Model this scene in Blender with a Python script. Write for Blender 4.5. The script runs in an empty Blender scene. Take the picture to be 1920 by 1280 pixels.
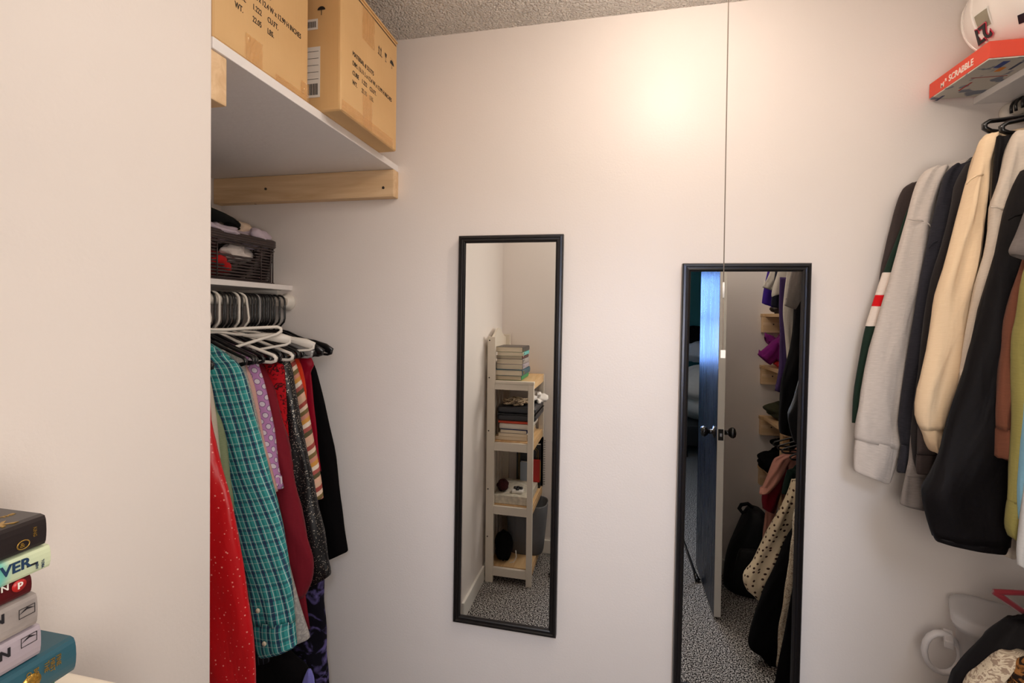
import bpy, bmesh, math, random
from math import sin, cos, pi, sqrt
from mathutils import Vector, Matrix, Euler
random.seed(7)
S = bpy.context.scene
COL = S.collection

# ---------------------------------------------------------------- camera, light, exposure
TH, PT, RL, FPX, SHY, HC = .2066, .0156, .0125, 887.4, -.0197, 1.52
camd = bpy.data.cameras.new('camera'); cam = bpy.data.objects.new('camera', camd); COL.objects.link(cam)
CR = Matrix.Rotation(TH, 3, 'Z') @ Matrix.Rotation(pi/2-PT, 3, 'X') @ Matrix.Rotation(RL, 3, 'Z')
cam.matrix_world = Matrix.Translation((0, 0, HC)) @ CR.to_4x4()
camd.sensor_width = 36; camd.lens = FPX/1920*36; camd.shift_y = SHY; camd.clip_start = .01
S.camera = cam
S.view_settings.view_transform = 'Standard'; S.view_settings.look = 'None'
S.view_settings.gamma = 1; S.view_settings.use_curve_mapping = False
S.view_settings.exposure = 0.0
try:
    S.cycles.use_denoising = True; S.cycles.max_bounces = 10; S.cycles.diffuse_bounces = 6; S.cycles.glossy_bounces = 5
    S.cycles.transparent_max_bounces = 12; S.cycles.sample_clamp_indirect = 6; S.cycles.caustics_reflective = False; S.cycles.caustics_refractive = False
except Exception: pass
W = bpy.data.worlds.new('World'); S.world = W; W.use_nodes = True
W.node_tree.nodes['Background'].inputs[0].default_value = (.34, .58, 1, 1)
W.node_tree.nodes['Background'].inputs[1].default_value = 1.6
BULB = (.19, 1.03, 2.30)
BULB_E = 121.0
# daylight entering by the bedroom window
ld = bpy.data.lights.new('window_daylight', 'AREA'); ld.shape = 'RECTANGLE'; ld.size = 1.5; ld.size_y = 1.2
ld.energy = 62; ld.color = (.17, .36, 1.0)
lo = bpy.data.objects.new('window_daylight', ld); COL.objects.link(lo)
lo.location = (-.3, -3.62, 1.5); lo.rotation_euler = (pi/2, 0, 0)
lo.rotation_euler = Vector((0, -1, 0)).to_track_quat('Z', 'Y').to_euler()   # emits toward +y
# added fill lamp behind the camera, aimed through the doorway at the back wall
l2 = bpy.data.lights.new('doorway_fill', 'AREA'); l2.shape = 'DISK'; l2.size = .5; l2.energy = 21; l2.color = (.74, .82, 1)
o2 = bpy.data.objects.new('doorway_fill', l2); COL.objects.link(o2); o2.location = (.28, -.85, 2.25)
o2.rotation_euler = (Vector(o2.location)-Vector((0, 1.5, .5))).to_track_quat('Z', 'Y').to_euler()
# added soft fill just under the closet ceiling, which evens the room out
l3 = bpy.data.lights.new('overhead_fill', 'AREA'); l3.shape = 'RECTANGLE'; l3.size = 1.5; l3.size_y = .7; l3.energy = 8.5; l3.color = (1, .91, .82)
o3 = bpy.data.objects.new('overhead_fill', l3); COL.objects.link(o3); o3.location = (.42, .42, 2.425)

l4 = bpy.data.lights.new('camera_side_fill', 'AREA'); l4.shape = 'DISK'; l4.size = .34; l4.energy = 8.2; l4.color = (1, .90, .82)  # added fill beside the camera, lifts the lower walls
o4 = bpy.data.objects.new('camera_side_fill', l4); COL.objects.link(o4); o4.location = (.14, -.02, 1.42)
o4.rotation_euler = (Vector(o4.location)-Vector((-.1, 1.5, .75))).to_track_quat('Z', 'Y').to_euler()

# ---------------------------------------------------------------- pixel -> point helpers (measuring the photograph)
YM = 1.475
def ray(px, py): return CR @ Vector(((px-960)/FPX, (-(py-640)+SHY*1920)/FPX, -1))
def P(px, py, y=None, x=None, z=None):
    d = ray(px, py); o = Vector((0, 0, HC))
    i, v = (0, x) if x is not None else (1, y) if y is not None else (2, z)
    return o + d*((v-o[i])/d[i])
def M(px, py, y=None, x=None, z=None):
    d = ray(px, py); d.y = -d.y; o = Vector((0, 2*YM, HC))
    i, v = (0, x) if x is not None else (1, y) if y is not None else (2, z)
    return o + d*((v-o[i])/d[i])

# ---------------------------------------------------------------- materials
def lin(c):
    return tuple(((v/255)/12.92 if v/255 <= .04045 else ((v/255+.055)/1.055)**2.4) for v in c) + (1,)
def new_mat(name):
    m = bpy.data.materials.new(name); m.use_nodes = True
    return m, m.node_tree.nodes, m.node_tree.links, m.node_tree.nodes['Principled BSDF']
def mat(name, rgb, rough=.6, metal=0, spec=.5, noise=0, nscale=20, bump=0, bscale=60, trans=0, alpha=1, emit=None, es=0, coat=0, stretch=(1,1,1), sheen=0, coord='Object'):
    m, n, l, b = new_mat(name)
    c = lin(rgb); b.inputs['Base Color'].default_value = c
    b.inputs['Roughness'].default_value = rough; b.inputs['Metallic'].default_value = metal
    b.inputs['Specular IOR Level'].default_value = spec; b.inputs['Transmission Weight'].default_value = trans
    b.inputs['Alpha'].default_value = alpha; b.inputs['Coat Weight'].default_value = coat
    b.inputs['Sheen Weight'].default_value = sheen
    if emit: b.inputs['Emission Color'].default_value = lin(emit); b.inputs['Emission Strength'].default_value = es
    tc = n.new('ShaderNodeTexCoord'); mp = n.new('ShaderNodeMapping'); l.new(tc.outputs[coord], mp.inputs[0])
    mp.inputs['Scale'].default_value = stretch
    nt = n.new('ShaderNodeTexNoise'); nt.inputs['Scale'].default_value = nscale; nt.inputs['Detail'].default_value = 6
    l.new(mp.outputs[0], nt.inputs['Vector'])
    if noise:
        r = n.new('ShaderNodeValToRGB'); r.color_ramp.elements[0].position = .3; r.color_ramp.elements[1].position = .7
        r.color_ramp.elements[0].color = tuple(v*(1-noise) for v in c[:3])+(1,)
        r.color_ramp.elements[1].color = tuple(min(1, v*(1+noise)) for v in c[:3])+(1,)
        l.new(nt.outputs[0], r.inputs[0]); l.new(r.outputs[0], b.inputs['Base Color'])
    if bump:
        n2 = n.new('ShaderNodeTexNoise'); n2.inputs['Scale'].default_value = bscale; n2.inputs['Detail'].default_value = 5
        l.new(mp.outputs[0], n2.inputs['Vector'])
        bp = n.new('ShaderNodeBump'); bp.inputs['Strength'].default_value = bump; bp.inputs['Distance'].default_value = .004
        l.new(n2.outputs[0], bp.inputs['Height']); l.new(bp.outputs[0], b.inputs['Normal'])
    return m
def math_(n, l, op, a, b=None, c=None):
    k = n.new('ShaderNodeMath'); k.operation = op
    for i, v in enumerate((a, b, c)):
        if v is None: continue
        if isinstance(v, (int, float)): k.inputs[i].default_value = v
        else: l.new(v, k.inputs[i])
    return k.outputs[0]
def mixc(n, l, f, a, b):
    k = n.new('ShaderNodeMix'); k.data_type = 'RGBA'
    if isinstance(f, (int, float)): k.inputs[0].default_value = f
    else: l.new(f, k.inputs[0])
    for i, v in ((6, a), (7, b)):
        if isinstance(v, tuple): k.inputs[i].default_value = v
        else: l.new(v, k.inputs[i])
    return k.outputs[2]
def uvs(n, l, rot=0, sc=(1,1)):
    tc = n.new('ShaderNodeTexCoord'); mp = n.new('ShaderNodeMapping'); l.new(tc.outputs['UV'], mp.inputs[0])
    mp.inputs['Rotation'].default_value[2] = rot; mp.inputs['Scale'].default_value = (sc[0], sc[1], 1)
    sx = n.new('ShaderNodeSeparateXYZ'); l.new(mp.outputs[0], sx.inputs[0])
    return mp.outputs[0], sx.outputs[0], sx.outputs[1]
def band(n, l, v, period, off, width):      # 1 inside a band of a periodic stripe
    t = math_(n, l, 'ADD', math_(n, l, 'DIVIDE', v, period), off+50)
    f = math_(n, l, 'FRACT', t)
    return math_(n, l, 'LESS_THAN', f, width/period)
def cloth_bump(n, l, b, vec, st=.25, sc=(900, 900)):
    w0 = n.new('ShaderNodeTexNoise'); w0.inputs['Scale'].default_value = 700; l.new(vec, w0.inputs['Vector'])
    mp_ = n.new('ShaderNodeMapping'); l.new(vec, mp_.inputs[0]); mp_.inputs['Rotation'].default_value[2] = .35; mp_.inputs['Scale'].default_value = (26, 7, 1)
    w1 = n.new('ShaderNodeTexNoise'); w1.inputs['Scale'].default_value = 1; w1.inputs['Detail'].default_value = 2; w1.inputs['Distortion'].default_value = .6; l.new(mp_.outputs[0], w1.inputs['Vector'])
    w = type('o', (), {})(); w.outputs = [math_(n, l, 'ADD', w0.outputs[0], math_(n, l, 'MULTIPLY', w1.outputs[0], 22))]
    bp = n.new('ShaderNodeBump'); bp.inputs['Strength'].default_value = st; bp.inputs['Distance'].default_value = .001
    l.new(w.outputs[0], bp.inputs['Height']); l.new(bp.outputs[0], b.inputs['Normal'])
def fabric(name, rgb, rgb2=None, amt=.5, rough=.9, sheen=.04, stretch=(60, 500), spec=.15):
    """plain or heathered knit"""
    m, n, l, b = new_mat(name); v, u, w = uvs(n, l)
    c = lin(rgb); c2 = lin(rgb2) if rgb2 else tuple(x*.8 for x in c[:3])+(1,)
    mp = n.new('ShaderNodeMapping'); l.new(v, mp.inputs[0]); mp.inputs['Scale'].default_value = (stretch[0], stretch[1], 1)
    t = n.new('ShaderNodeTexNoise'); t.inputs['Scale'].default_value = 1; t.inputs['Detail'].default_value = 4; l.new(mp.outputs[0], t.inputs['Vector'])
    f = math_(n, l, 'MULTIPLY', math_(n, l, 'SUBTRACT', t.outputs[0], .3), 2.2*amt)
    k = n.new('ShaderNodeClamp'); l.new(f, k.inputs[0])
    l.new(mixc(n, l, k.outputs[0], c, c2), b.inputs['Base Color'])
    b.inputs['Roughness'].default_value = rough; b.inputs['Sheen Weight'].default_value = sheen; b.inputs['Specular IOR Level'].default_value = spec
    cloth_bump(n, l, b, v)
    return m
def plaid(name):
    m, n, l, b = new_mat(name); v, u, w = uvs(n, l, rot=.06)
    base = lin((58, 150, 148)); dark = lin((40, 48, 84)); white = lin((214, 228, 222)); deep = lin((28, 104, 106)); T = .029
    col = mixc(n, l, math_(n, l, 'MULTIPLY', band(n, l, w, T*1.25, 0, .006), .6), base, dark)
    col = mixc(n, l, math_(n, l, 'MULTIPLY', band(n, l, u, T, 0, .007), .85), col, dark)
    col = mixc(n, l, math_(n, l, 'MULTIPLY', band(n, l, u, T, .5, .004), .6), col, deep)
    for o in (.12, .62): col = mixc(n, l, math_(n, l, 'MULTIPLY', band(n, l, u, T, o, .0013), .8), col, white)
    for o in (.12, .6): col = mixc(n, l, math_(n, l, 'MULTIPLY', band(n, l, w, T*1.25, o, .0012), .42), col, white)
    l.new(col, b.inputs['Base Color']); b.inputs['Roughness'].default_value = .85; b.inputs['Specular IOR Level'].default_value = .2
    cloth_bump(n, l, b, v, .2); return m
def dots(name, rgb, dot, cell, rad, rnd=0, shade=None, second=None, rough=.8, spec=.2, jitter=0):
    """round printed spots: rnd=0 gives a staggered grid, rnd=1 scattered"""
    m, n, l, b = new_mat(name); v, u, w = uvs(n, l, rot=pi/4 if rnd == 0 else 0)
    vo = n.new('ShaderNodeTexVoronoi'); vo.inputs['Scale'].default_value = 1/cell; vo.inputs['Randomness'].default_value = rnd; vo.voronoi_dimensions = '2D'
    l.new(v, vo.inputs['Vector'])
    d = vo.outputs['Distance']
    if jitter:
        sp = n.new('ShaderNodeSeparateXYZ'); l.new(vo.outputs['Color'], sp.inputs[0])
        d = math_(n, l, 'ADD', d, math_(n, l, 'MULTIPLY', sp.outputs[0], jitter))
    col = lin(rgb)
    if shade: col = mixc(n, l, math_(n, l, 'LESS_THAN', d, rad*1.22), col, lin(shade))
    f = math_(n, l, 'LESS_THAN', d, rad)
    l.new(mixc(n, l, f, col, lin(dot)), b.inputs['Base Color'])
    b.inputs['Roughness'].default_value = rough; b.inputs['Specular IOR Level'].default_value = spec
    cloth_bump(n, l, b, v, .15); return m
def stripes(name, cols, period, rot=0, rough=.8, wob=.01):
    m, n, l, b = new_mat(name); v, u, w = uvs(n, l, rot=rot)
    nt = n.new('ShaderNodeTexNoise'); nt.inputs['Scale'].default_value = 12; l.new(v, nt.inputs['Vector'])
    t = math_(n, l, 'FRACT', math_(n, l, 'DIVIDE', math_(n, l, 'ADD', math_(n, l, 'ADD', w, 20), math_(n, l, 'MULTIPLY', nt.outputs[0], wob)), period))
    r = n.new('ShaderNodeValToRGB'); r.color_ramp.interpolation = 'CONSTANT'
    e = r.color_ramp.elements; e[0].position = 0; e[0].color = lin(cols[0])
    e.remove(e[1])
    for i, c in enumerate(cols[1:]):
        q = e.new((i+1)/len(cols)); q.color = lin(c)
    l.new(t, r.inputs[0]); l.new(r.outputs[0], b.inputs['Base Color']); b.inputs['Roughness'].default_value = rough; b.inputs['Specular IOR Level'].default_value = .2
    return m
def blotch(name, c1, c2, scale=14, pos=(.45, .62), rough=.85, dist=2.0):
    m, n, l, b = new_mat(name); v, u, w = uvs(n, l)
    nt = n.new('ShaderNodeTexNoise'); nt.inputs['Scale'].default_value = scale; nt.inputs['Detail'].default_value = 8; nt.inputs['Distortion'].default_value = dist
    l.new(v, nt.inputs['Vector']); r = n.new('ShaderNodeValToRGB'); e = r.color_ramp.elements
    e[0].position, e[1].position = pos; e[0].color = lin(c1); e[1].color = lin(c2)
    l.new(nt.outputs[0], r.inputs[0]); l.new(r.outputs[0], b.inputs['Base Color']); b.inputs['Roughness'].default_value = rough; b.inputs['Specular IOR Level'].default_value = .2
    return m
def wood(name, c1, c2, axis='y', scale=1.0, rough=.6, knots=True):
    m, n, l, b = new_mat(name); tc = n.new('ShaderNodeTexCoord'); mp = n.new('ShaderNodeMapping')
    l.new(tc.outputs['Object'], mp.inputs[0])
    s = {'x': (1.2, 14, 14), 'y': (14, 1.2, 14), 'z': (14, 14, 1.2)}[axis]
    mp.inputs['Scale'].default_value = tuple(v*scale for v in s)
    nt = n.new('ShaderNodeTexNoise'); nt.inputs['Scale'].default_value = 2.2; nt.inputs['Detail'].default_value = 9; nt.inputs['Distortion'].default_value = 1.2
    l.new(mp.outputs[0], nt.inputs['Vector'])
    r = n.new('ShaderNodeValToRGB'); e = r.color_ramp.elements; e[0].position = .32; e[1].position = .68; e[0].color = lin(c1); e[1].color = lin(c2)
    l.new(nt.outputs[0], r.inputs[0]); col = r.outputs[0]
    if knots:
        vo = n.new('ShaderNodeTexVoronoi'); vo.inputs['Scale'].default_value = 9; l.new(tc.outputs['Object'], vo.inputs['Vector'])
        col = mixc(n, l, math_(n, l, 'LESS_THAN', vo.outputs['Distance'], .045), col, lin((120, 78, 45)))
    l.new(col, b.inputs['Base Color']); b.inputs['Roughness'].default_value = rough
    bp = n.new('ShaderNodeBump'); bp.inputs['Strength'].default_value = .15; bp.inputs['Distance'].default_value = .002
    l.new(nt.outputs[0], bp.inputs['Height']); l.new(bp.outputs[0], b.inputs['Normal'])
    return m

def wall_mat(name, rgb):
    m, n, l, b = new_mat(name); tc = n.new('ShaderNodeTexCoord')
    a = n.new('ShaderNodeTexNoise'); a.inputs['Scale'].default_value = 2.2; a.inputs['Detail'].default_value = 5; l.new(tc.outputs['Object'], a.inputs['Vector'])
    c = lin(rgb); l.new(mixc(n, l, a.outputs[0], tuple(x*.965 for x in c[:3])+(1,), tuple(min(1, x*1.03) for x in c[:3])+(1,)), b.inputs['Base Color'])
    b.inputs['Roughness'].default_value = .42; b.inputs['Specular IOR Level'].default_value = .42
    s = n.new('ShaderNodeTexNoise'); s.inputs['Scale'].default_value = 170; s.inputs['Detail'].default_value = 3; l.new(tc.outputs['Object'], s.inputs['Vector'])
    g = n.new('ShaderNodeTexNoise'); g.inputs['Scale'].default_value = 5; g.inputs['Detail'].default_value = 2; l.new(tc.outputs['Object'], g.inputs['Vector'])
    # a few small dents and filled nail holes
    vo = n.new('ShaderNodeTexVoronoi'); vo.inputs['Scale'].default_value = 5.5; l.new(tc.outputs['Object'], vo.inputs['Vector'])
    dent = math_(n, l, 'MULTIPLY', math_(n, l, 'LESS_THAN', vo.outputs['Distance'], .02), .8)
    h = math_(n, l, 'ADD', math_(n, l, 'MULTIPLY', s.outputs[0], .28), math_(n, l, 'ADD', math_(n, l, 'MULTIPLY', g.outputs[0], 2.2), dent))
    bp = n.new('ShaderNodeBump'); bp.inputs['Strength'].default_value = .35; bp.inputs['Distance'].default_value = .003
    l.new(h, bp.inputs['Height']); l.new(bp.outputs[0], b.inputs['Normal'])
    return m
m_wall = wall_mat('wall_paint', (237, 229, 223))
m_teal = mat('teal_wall_paint', (40, 112, 112), .6)
m_white = mat('white_trim_paint', (236, 232, 224), .38, bump=.08)
m_shelfwhite = mat('white_painted_board', (236, 232, 230), .5, bump=.35, bscale=45)
m_pine = wood('pine_lumber', (212, 176, 132), (234, 204, 164), 'x')
m_pine_y = wood('pine_lumber_deep', (196, 158, 112), (224, 190, 146), 'y')
m_pine_z = wood('pine_lumber_upright', (196, 158, 112), (224, 190, 146), 'z')
m_blackpl = mat('black_plastic', (14, 13, 14), .28, spec=.6)
m_whitepl = mat('white_plastic', (228, 222, 212), .32)
m_frame = mat('black_frame_moulding', (20, 17, 17), .34, spec=.5)
m_steel = mat('brushed_steel', (170, 170, 172), .3, metal=1)
m_blackmetal = mat('black_metal', (16, 15, 16), .25, spec=.6, metal=.3)
m_screw = mat('screw_steel', (90, 84, 78), .4, metal=1)

def popcorn():
    m, n, l, b = new_mat('popcorn_ceiling'); tc = n.new('ShaderNodeTexCoord')
    a = n.new('ShaderNodeTexNoise'); a.inputs['Scale'].default_value = 130; a.inputs['Detail'].default_value = 3; l.new(tc.outputs['Object'], a.inputs['Vector'])
    v = n.new('ShaderNodeTexVoronoi'); v.inputs['Scale'].default_value = 150; l.new(tc.outputs['Object'], v.inputs['Vector'])
    h = math_(n, l, 'SUBTRACT', math_(n, l, 'MULTIPLY', a.outputs[0], 1.6), v.outputs['Distance'])
    bp = n.new('ShaderNodeBump'); bp.inputs['Strength'].default_value = 1; bp.inputs['Distance'].default_value = .009
    l.new(h, bp.inputs['Height']); l.new(bp.outputs[0], b.inputs['Normal'])
    b.inputs['Base Color'].default_value = lin((240, 234, 226)); b.inputs['Roughness'].default_value = .95; b.inputs['Specular IOR Level'].default_value = .1
    return m
def carpet():
    m, n, l, b = new_mat('speckled_carpet'); tc = n.new('ShaderNodeTexCoord')
    v = n.new('ShaderNodeTexNoise'); v.inputs['Scale'].default_value = 165; v.inputs['Detail'].default_value = 2; l.new(tc.outputs['Object'], v.inputs['Vector'])
    r = n.new('ShaderNodeValToRGB'); e = r.color_ramp.elements; e[0].position = .46; e[1].position = .58; e[0].color = lin((30, 27, 27)); e[1].color = lin((204, 198, 192))
    l.new(v.outputs[0], r.inputs[0]); l.new(r.outputs[0], b.inputs['Base Color'])
    bp = n.new('ShaderNodeBump'); bp.inputs['Strength'].default_value = .9; bp.inputs['Distance'].default_value = .008
    l.new(v.outputs[0], bp.inputs['Height']); l.new(bp.outputs[0], b.inputs['Normal'])
    b.inputs['Roughness'].default_value = 1; b.inputs['Specular IOR Level'].default_value = .05
    return m
m_ceil = popcorn(); m_carpet = carpet()
def mirror_mat():
    m, n, l, b = new_mat('mirror_glass'); b.inputs['Base Color'].default_value = (.84, .86, .85, 1); b.inputs['Metallic'].default_value = 1; b.inputs['Roughness'].default_value = .0
    return m
m_mirror = mirror_mat()
def card():
    m, n, l, b = new_mat('cardboard'); tc = n.new('ShaderNodeTexCoord')
    a = n.new('ShaderNodeTexNoise'); a.inputs['Scale'].default_value = 7; a.inputs['Detail'].default_value = 6; l.new(tc.outputs['Object'], a.inputs['Vector'])
    l.new(mixc(n, l, a.outputs[0], lin((202, 160, 106)), lin((222, 184, 130))), b.inputs['Base Color'])
    mp = n.new('ShaderNodeMapping'); l.new(tc.outputs['Object'], mp.inputs[0]); mp.inputs['Scale'].default_value = (220, 220, 4)
    f = n.new('ShaderNodeTexNoise'); f.inputs['Scale'].default_value = 1; l.new(mp.outputs[0], f.inputs['Vector'])
    bp = n.new('ShaderNodeBump'); bp.inputs['Strength'].default_value = .12; bp.inputs['Distance'].default_value = .002
    l.new(f.outputs[0], bp.inputs['Height']); l.new(bp.outputs[0], b.inputs['Normal'])
    b.inputs['Roughness'].default_value = .62
    return m
m_card = card()
m_ink = mat('black_print', (30, 22, 16), .7)
m_label = mat('white_label', (226, 222, 214), .6)
m_tape = mat('clear_packing_tape', (226, 176, 112), .12, alpha=.42, spec=.7, bump=.9, bscale=30)

# ---------------------------------------------------------------- mesh helpers
ORG = {}
def org(o): return ORG.get(o.name, Vector((0, 0, 0))) if o else Vector((0, 0, 0))
def thing(name, label, cat, loc=(0, 0, 0), group=None):
    o = bpy.data.objects.new(name, None); COL.objects.link(o); o.location = loc
    o.empty_display_size = .05; o['label'] = label; o['category'] = cat
    if group: o['group'] = group
    ORG[o.name] = Vector(loc); return o
def tag(o, label, cat, group=None):
    o['label'] = label; o['category'] = cat
    if group: o['group'] = group
    return o
def mk(name, verts, faces, m, parent=None, smooth=False, uv=None, base=None):
    off = org(parent)
    if parent is None and base is not None: off = Vector(base)
    me = bpy.data.meshes.new(name); me.from_pydata([tuple(Vector(v)-off) for v in verts], [], faces)
    if uv:
        ul = me.uv_layers.new(name='UVMap')
        for lp in me.loops: ul.data[lp.index].uv = uv[lp.vertex_index]
    me.materials.append(m)
    if smooth:
        for p in me.polygons: p.use_smooth = True
    me.update()
    o = bpy.data.objects.new(name, me); COL.objects.link(o)
    if parent: o.parent = parent; ORG[o.name] = off
    elif base is not None: o.location = off; ORG[o.name] = off
    return o
def boxv(x0, x1, y0, y1, z0, z1):
    return ([(x, y, z) for x in (x0, x1) for y in (y0, y1) for z in (z0, z1)],
            [(0, 1, 3, 2), (4, 6, 7, 5), (0, 4, 5, 1), (2, 3, 7, 6), (0, 2, 6, 4), (1, 5, 7, 3)])
def bbox(name, x0, x1, y0, y1, z0, z1, m, parent=None, bev=0, seg=2, base=None, rot=None, piv=None):
    """box with rounded edges; rot = z rotation about piv"""
    v, f = boxv(min(x0, x1), max(x0, x1), min(y0, y1), max(y0, y1), min(z0, z1), max(z0, z1))
    bm = bmesh.new(); vs = [bm.verts.new(p) for p in v]
    for q in f: bm.faces.new([vs[i] for i in q])
    bmesh.ops.recalc_face_normals(bm, faces=bm.faces)
    if bev:
        bmesh.ops.bevel(bm, geom=list(bm.edges), offset=bev, segments=seg, profile=.6, affect='EDGES')
    if rot:
        pv = Vector(piv or ((x0+x1)/2, (y0+y1)/2, z0)); R = Matrix.Rotation(rot, 3, 'Z')
        for q in bm.verts: q.co = pv + R @ (q.co-pv)
    vv = [q.co.copy() for q in bm.verts]; bm.verts.index_update(); ff = [[q.index for q in fa.verts] for fa in bm.faces]; bm.free()
    return mk(name, vv, ff, m, parent, base=base)
def struct(name, x0, x1, y0, y1, z0, z1, m, bev=0):
    o = bbox(name, x0, x1, y0, y1, z0, z1, m, bev=bev); o['kind'] = 'structure'; return o
def tubev(pts, r, seg=8, closed=False, flat=1.0, nrm=None):
    pts = [Vector(p) for p in pts]; n = len(pts); V = []; F = []; up = None
    for i, p in enumerate(pts):
        a = pts[(i-1) % n] if (closed or i) else pts[0]; b = pts[(i+1) % n] if (closed or i < n-1) else pts[-1]
        t = (b-a).normalized()
        if up is None:
            up = Vector(nrm) if nrm else (Vector((0, 0, 1)) if abs(t.z) < .9 else Vector((0, 1, 0)))
        u = (up - t*up.dot(t)).normalized(); w = t.cross(u); up = u
        rr = r[i] if isinstance(r, (list, tuple)) else r
        for k in range(seg):
            an = 2*pi*k/seg; V.append(p + u*cos(an)*rr*flat + w*sin(an)*rr)
    m = n if closed else n-1
    for i in range(m):
        for k in range(seg):
            a = i*seg+k; b = i*seg+(k+1) % seg; c = ((i+1) % n)*seg+(k+1) % seg; d = ((i+1) % n)*seg+k
            F.append((a, b, c, d))
    if not closed:
        F.append(tuple(reversed(range(seg)))); F.append(tuple(range((n-1)*seg, n*seg)))
    return V, F
def tube(name, pts, r, m, parent=None, seg=8, closed=False, flat=1.0, nrm=None, base=None):
    V, F = tubev(pts, r, seg, closed, flat, nrm); return mk(name, V, F, m, parent, smooth=True, base=base)
def lathe(name, prof, m, parent=None, c=(0, 0, 0), axis='z', seg=24, base=None):
    V = []; F = []
    for (r, h) in prof:
        for k in range(seg):
            a = 2*pi*k/seg
            q = {'z': (r*cos(a), r*sin(a), h), 'x': (h, r*cos(a), r*sin(a)), 'y': (r*sin(a), h, r*cos(a))}[axis]
            V.append(Vector(c)+Vector(q))
    for i in range(len(prof)-1):
        for k in range(seg):
            a = i*seg+k; b = i*seg+(k+1) % seg; F.append((a, b, b+seg, a+seg))
    return mk(name, V, F, m, parent, smooth=True, base=base)
def merge(parts):
    V = []; F = []
    for v, f in parts:
        o = len(V); V += list(v); F += [tuple(i+o for i in q) for q in f]
    return V, F
def text(body, size, org_pt, right, up, m, parent, ext=.0006, name='lettering', align='LEFT', sx=1.0, bold=0):
    cu = bpy.data.curves.new('t', 'FONT'); cu.body = body; cu.size = size; cu.extrude = ext; cu.align_x = align; cu.resolution_u = 3
    if bold: cu.offset = bold
    t = bpy.data.objects.new('t', cu); COL.objects.link(t)
    dg = bpy.context.evaluated_depsgraph_get(); me = bpy.data.meshes.new_from_object(t.evaluated_get(dg)); bpy.data.objects.remove(t)
    R = Vector(right).normalized(); U = Vector(up).normalized(); N = R.cross(U)
    off = org(parent); og = Vector(org_pt)
    for v in me.vertices: v.co = og - off + R*v.co.x*sx + U*v.co.y + N*v.co.z
    me.materials.clear(); me.materials.append(m); me.name = name
    o = bpy.data.objects.new(name, me); COL.objects.link(o); o.parent = parent; ORG[o.name] = off
    return o

# ---------------------------------------------------------------- room shell
YB = 1.5; XL = -.715; XR = 1.24; ZC = 2.44; XRL = -1.42; YR = -.03
struct('floor', XRL-.1, 2.6, -3.7, YB+.1, -.05, 0, m_carpet)
struct('ceiling', XRL-.1, 2.6, -3.7, YB+.1, ZC, ZC+.05, m_ceil)
struct('wall_back', XRL-.1, XR+.1, YB, YB+.1, 0, ZC, m_wall)
struct('wall_left', XRL, XL, YR-.12, .733, 0, ZC, m_wall, bev=.003)
struct('wall_recess', XRL-.1, XRL, YR-.12, YB, 0, ZC, m_wall)
struct('wall_right', XR, XR+.1, YR-.12, YB, 0, ZC, m_wall)
DX0, DX1, DZ = -.14, .575, 2.05
struct('wall_rear', XL, DX0, YR-.12, YR, 0, ZC, m_wall)
struct('wall_rear', DX1, XR, YR-.12, YR, 0, ZC, m_wall)
struct('wall_rear', DX0, DX1, YR-.12, YR, DZ, ZC, m_wall)
struct('baseboard_left', XL, XL+.013, YR, .733, 0, .085, m_white, bev=.003)
struct('baseboard_rear', XL+.013, DX0-.07, YR, YR+.013, 0, .085, m_white, bev=.003)
struct('baseboard_rear', DX1+.01, XR, YR, YR+.013, 0, .085, m_white, bev=.003)
struct('baseboard_back', XL, XR, YB-.013, YB, 0, .085, m_white, bev=.003)
struct('trim_1', DX0, DX0+.015, YR-.12, YR, 0, DZ, m_white)
struct('trim_2', DX1-.015, DX1, YR-.12, YR, 0, DZ, m_white)
struct('trim_3', DX0, DX1, YR-.12, YR, DZ-.015, DZ, m_white)
# bedroom beyond the doorway
BY = -3.5
for nm, a in (('wall_bedroom', (-2.0, -1.05, BY-.1, BY, 0, ZC)), ('wall_bedroom', (.45, 2.6, BY-.1, BY, 0, ZC)), ('wall_bedroom', (-1.05, .45, BY-.1, BY, 0, .9)), ('wall_bedroom', (-1.05, .45, BY-.1, BY, 2.1, ZC)),
              ('wall_bedroom', (2.5, 2.6, BY, -.15, 0, ZC)), ('wall_bedroom', (-2.1, -2.0, BY, -.15, 0, ZC)), ('wall_bedroom', (XR, 2.6, -.15, -.05, 0, ZC)), ('wall_bedroom', (-2.1, XRL, -.15, -.05, 0, ZC))):
    struct(nm, *a, m_teal)
for i in range(1):
    w = bpy.data.objects.new('window_1', None); COL.objects.link(w); w.location = (-.3, BY, .9); w['kind'] = 'structure'; ORG[w.name] = Vector(w.location)
    for a in ((-1.05, -1.0, .9, 2.1), (.4, .45, .9, 2.1), (-1.0, .4, .9, .95), (-1.0, .4, 2.05, 2.1), (-1.0, .4, 1.47, 1.52)):
        bbox('window_frame', a[0], a[1], BY-.06, BY-.02, a[2], a[3], m_white, w, bev=.004)
    m_pane = mat('window_glass', (255, 255, 255), 0, trans=1, spec=.3)
    bbox('pane', -1.0, .4, BY-.045, BY-.041, .95, 2.05, m_pane, w)

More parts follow.
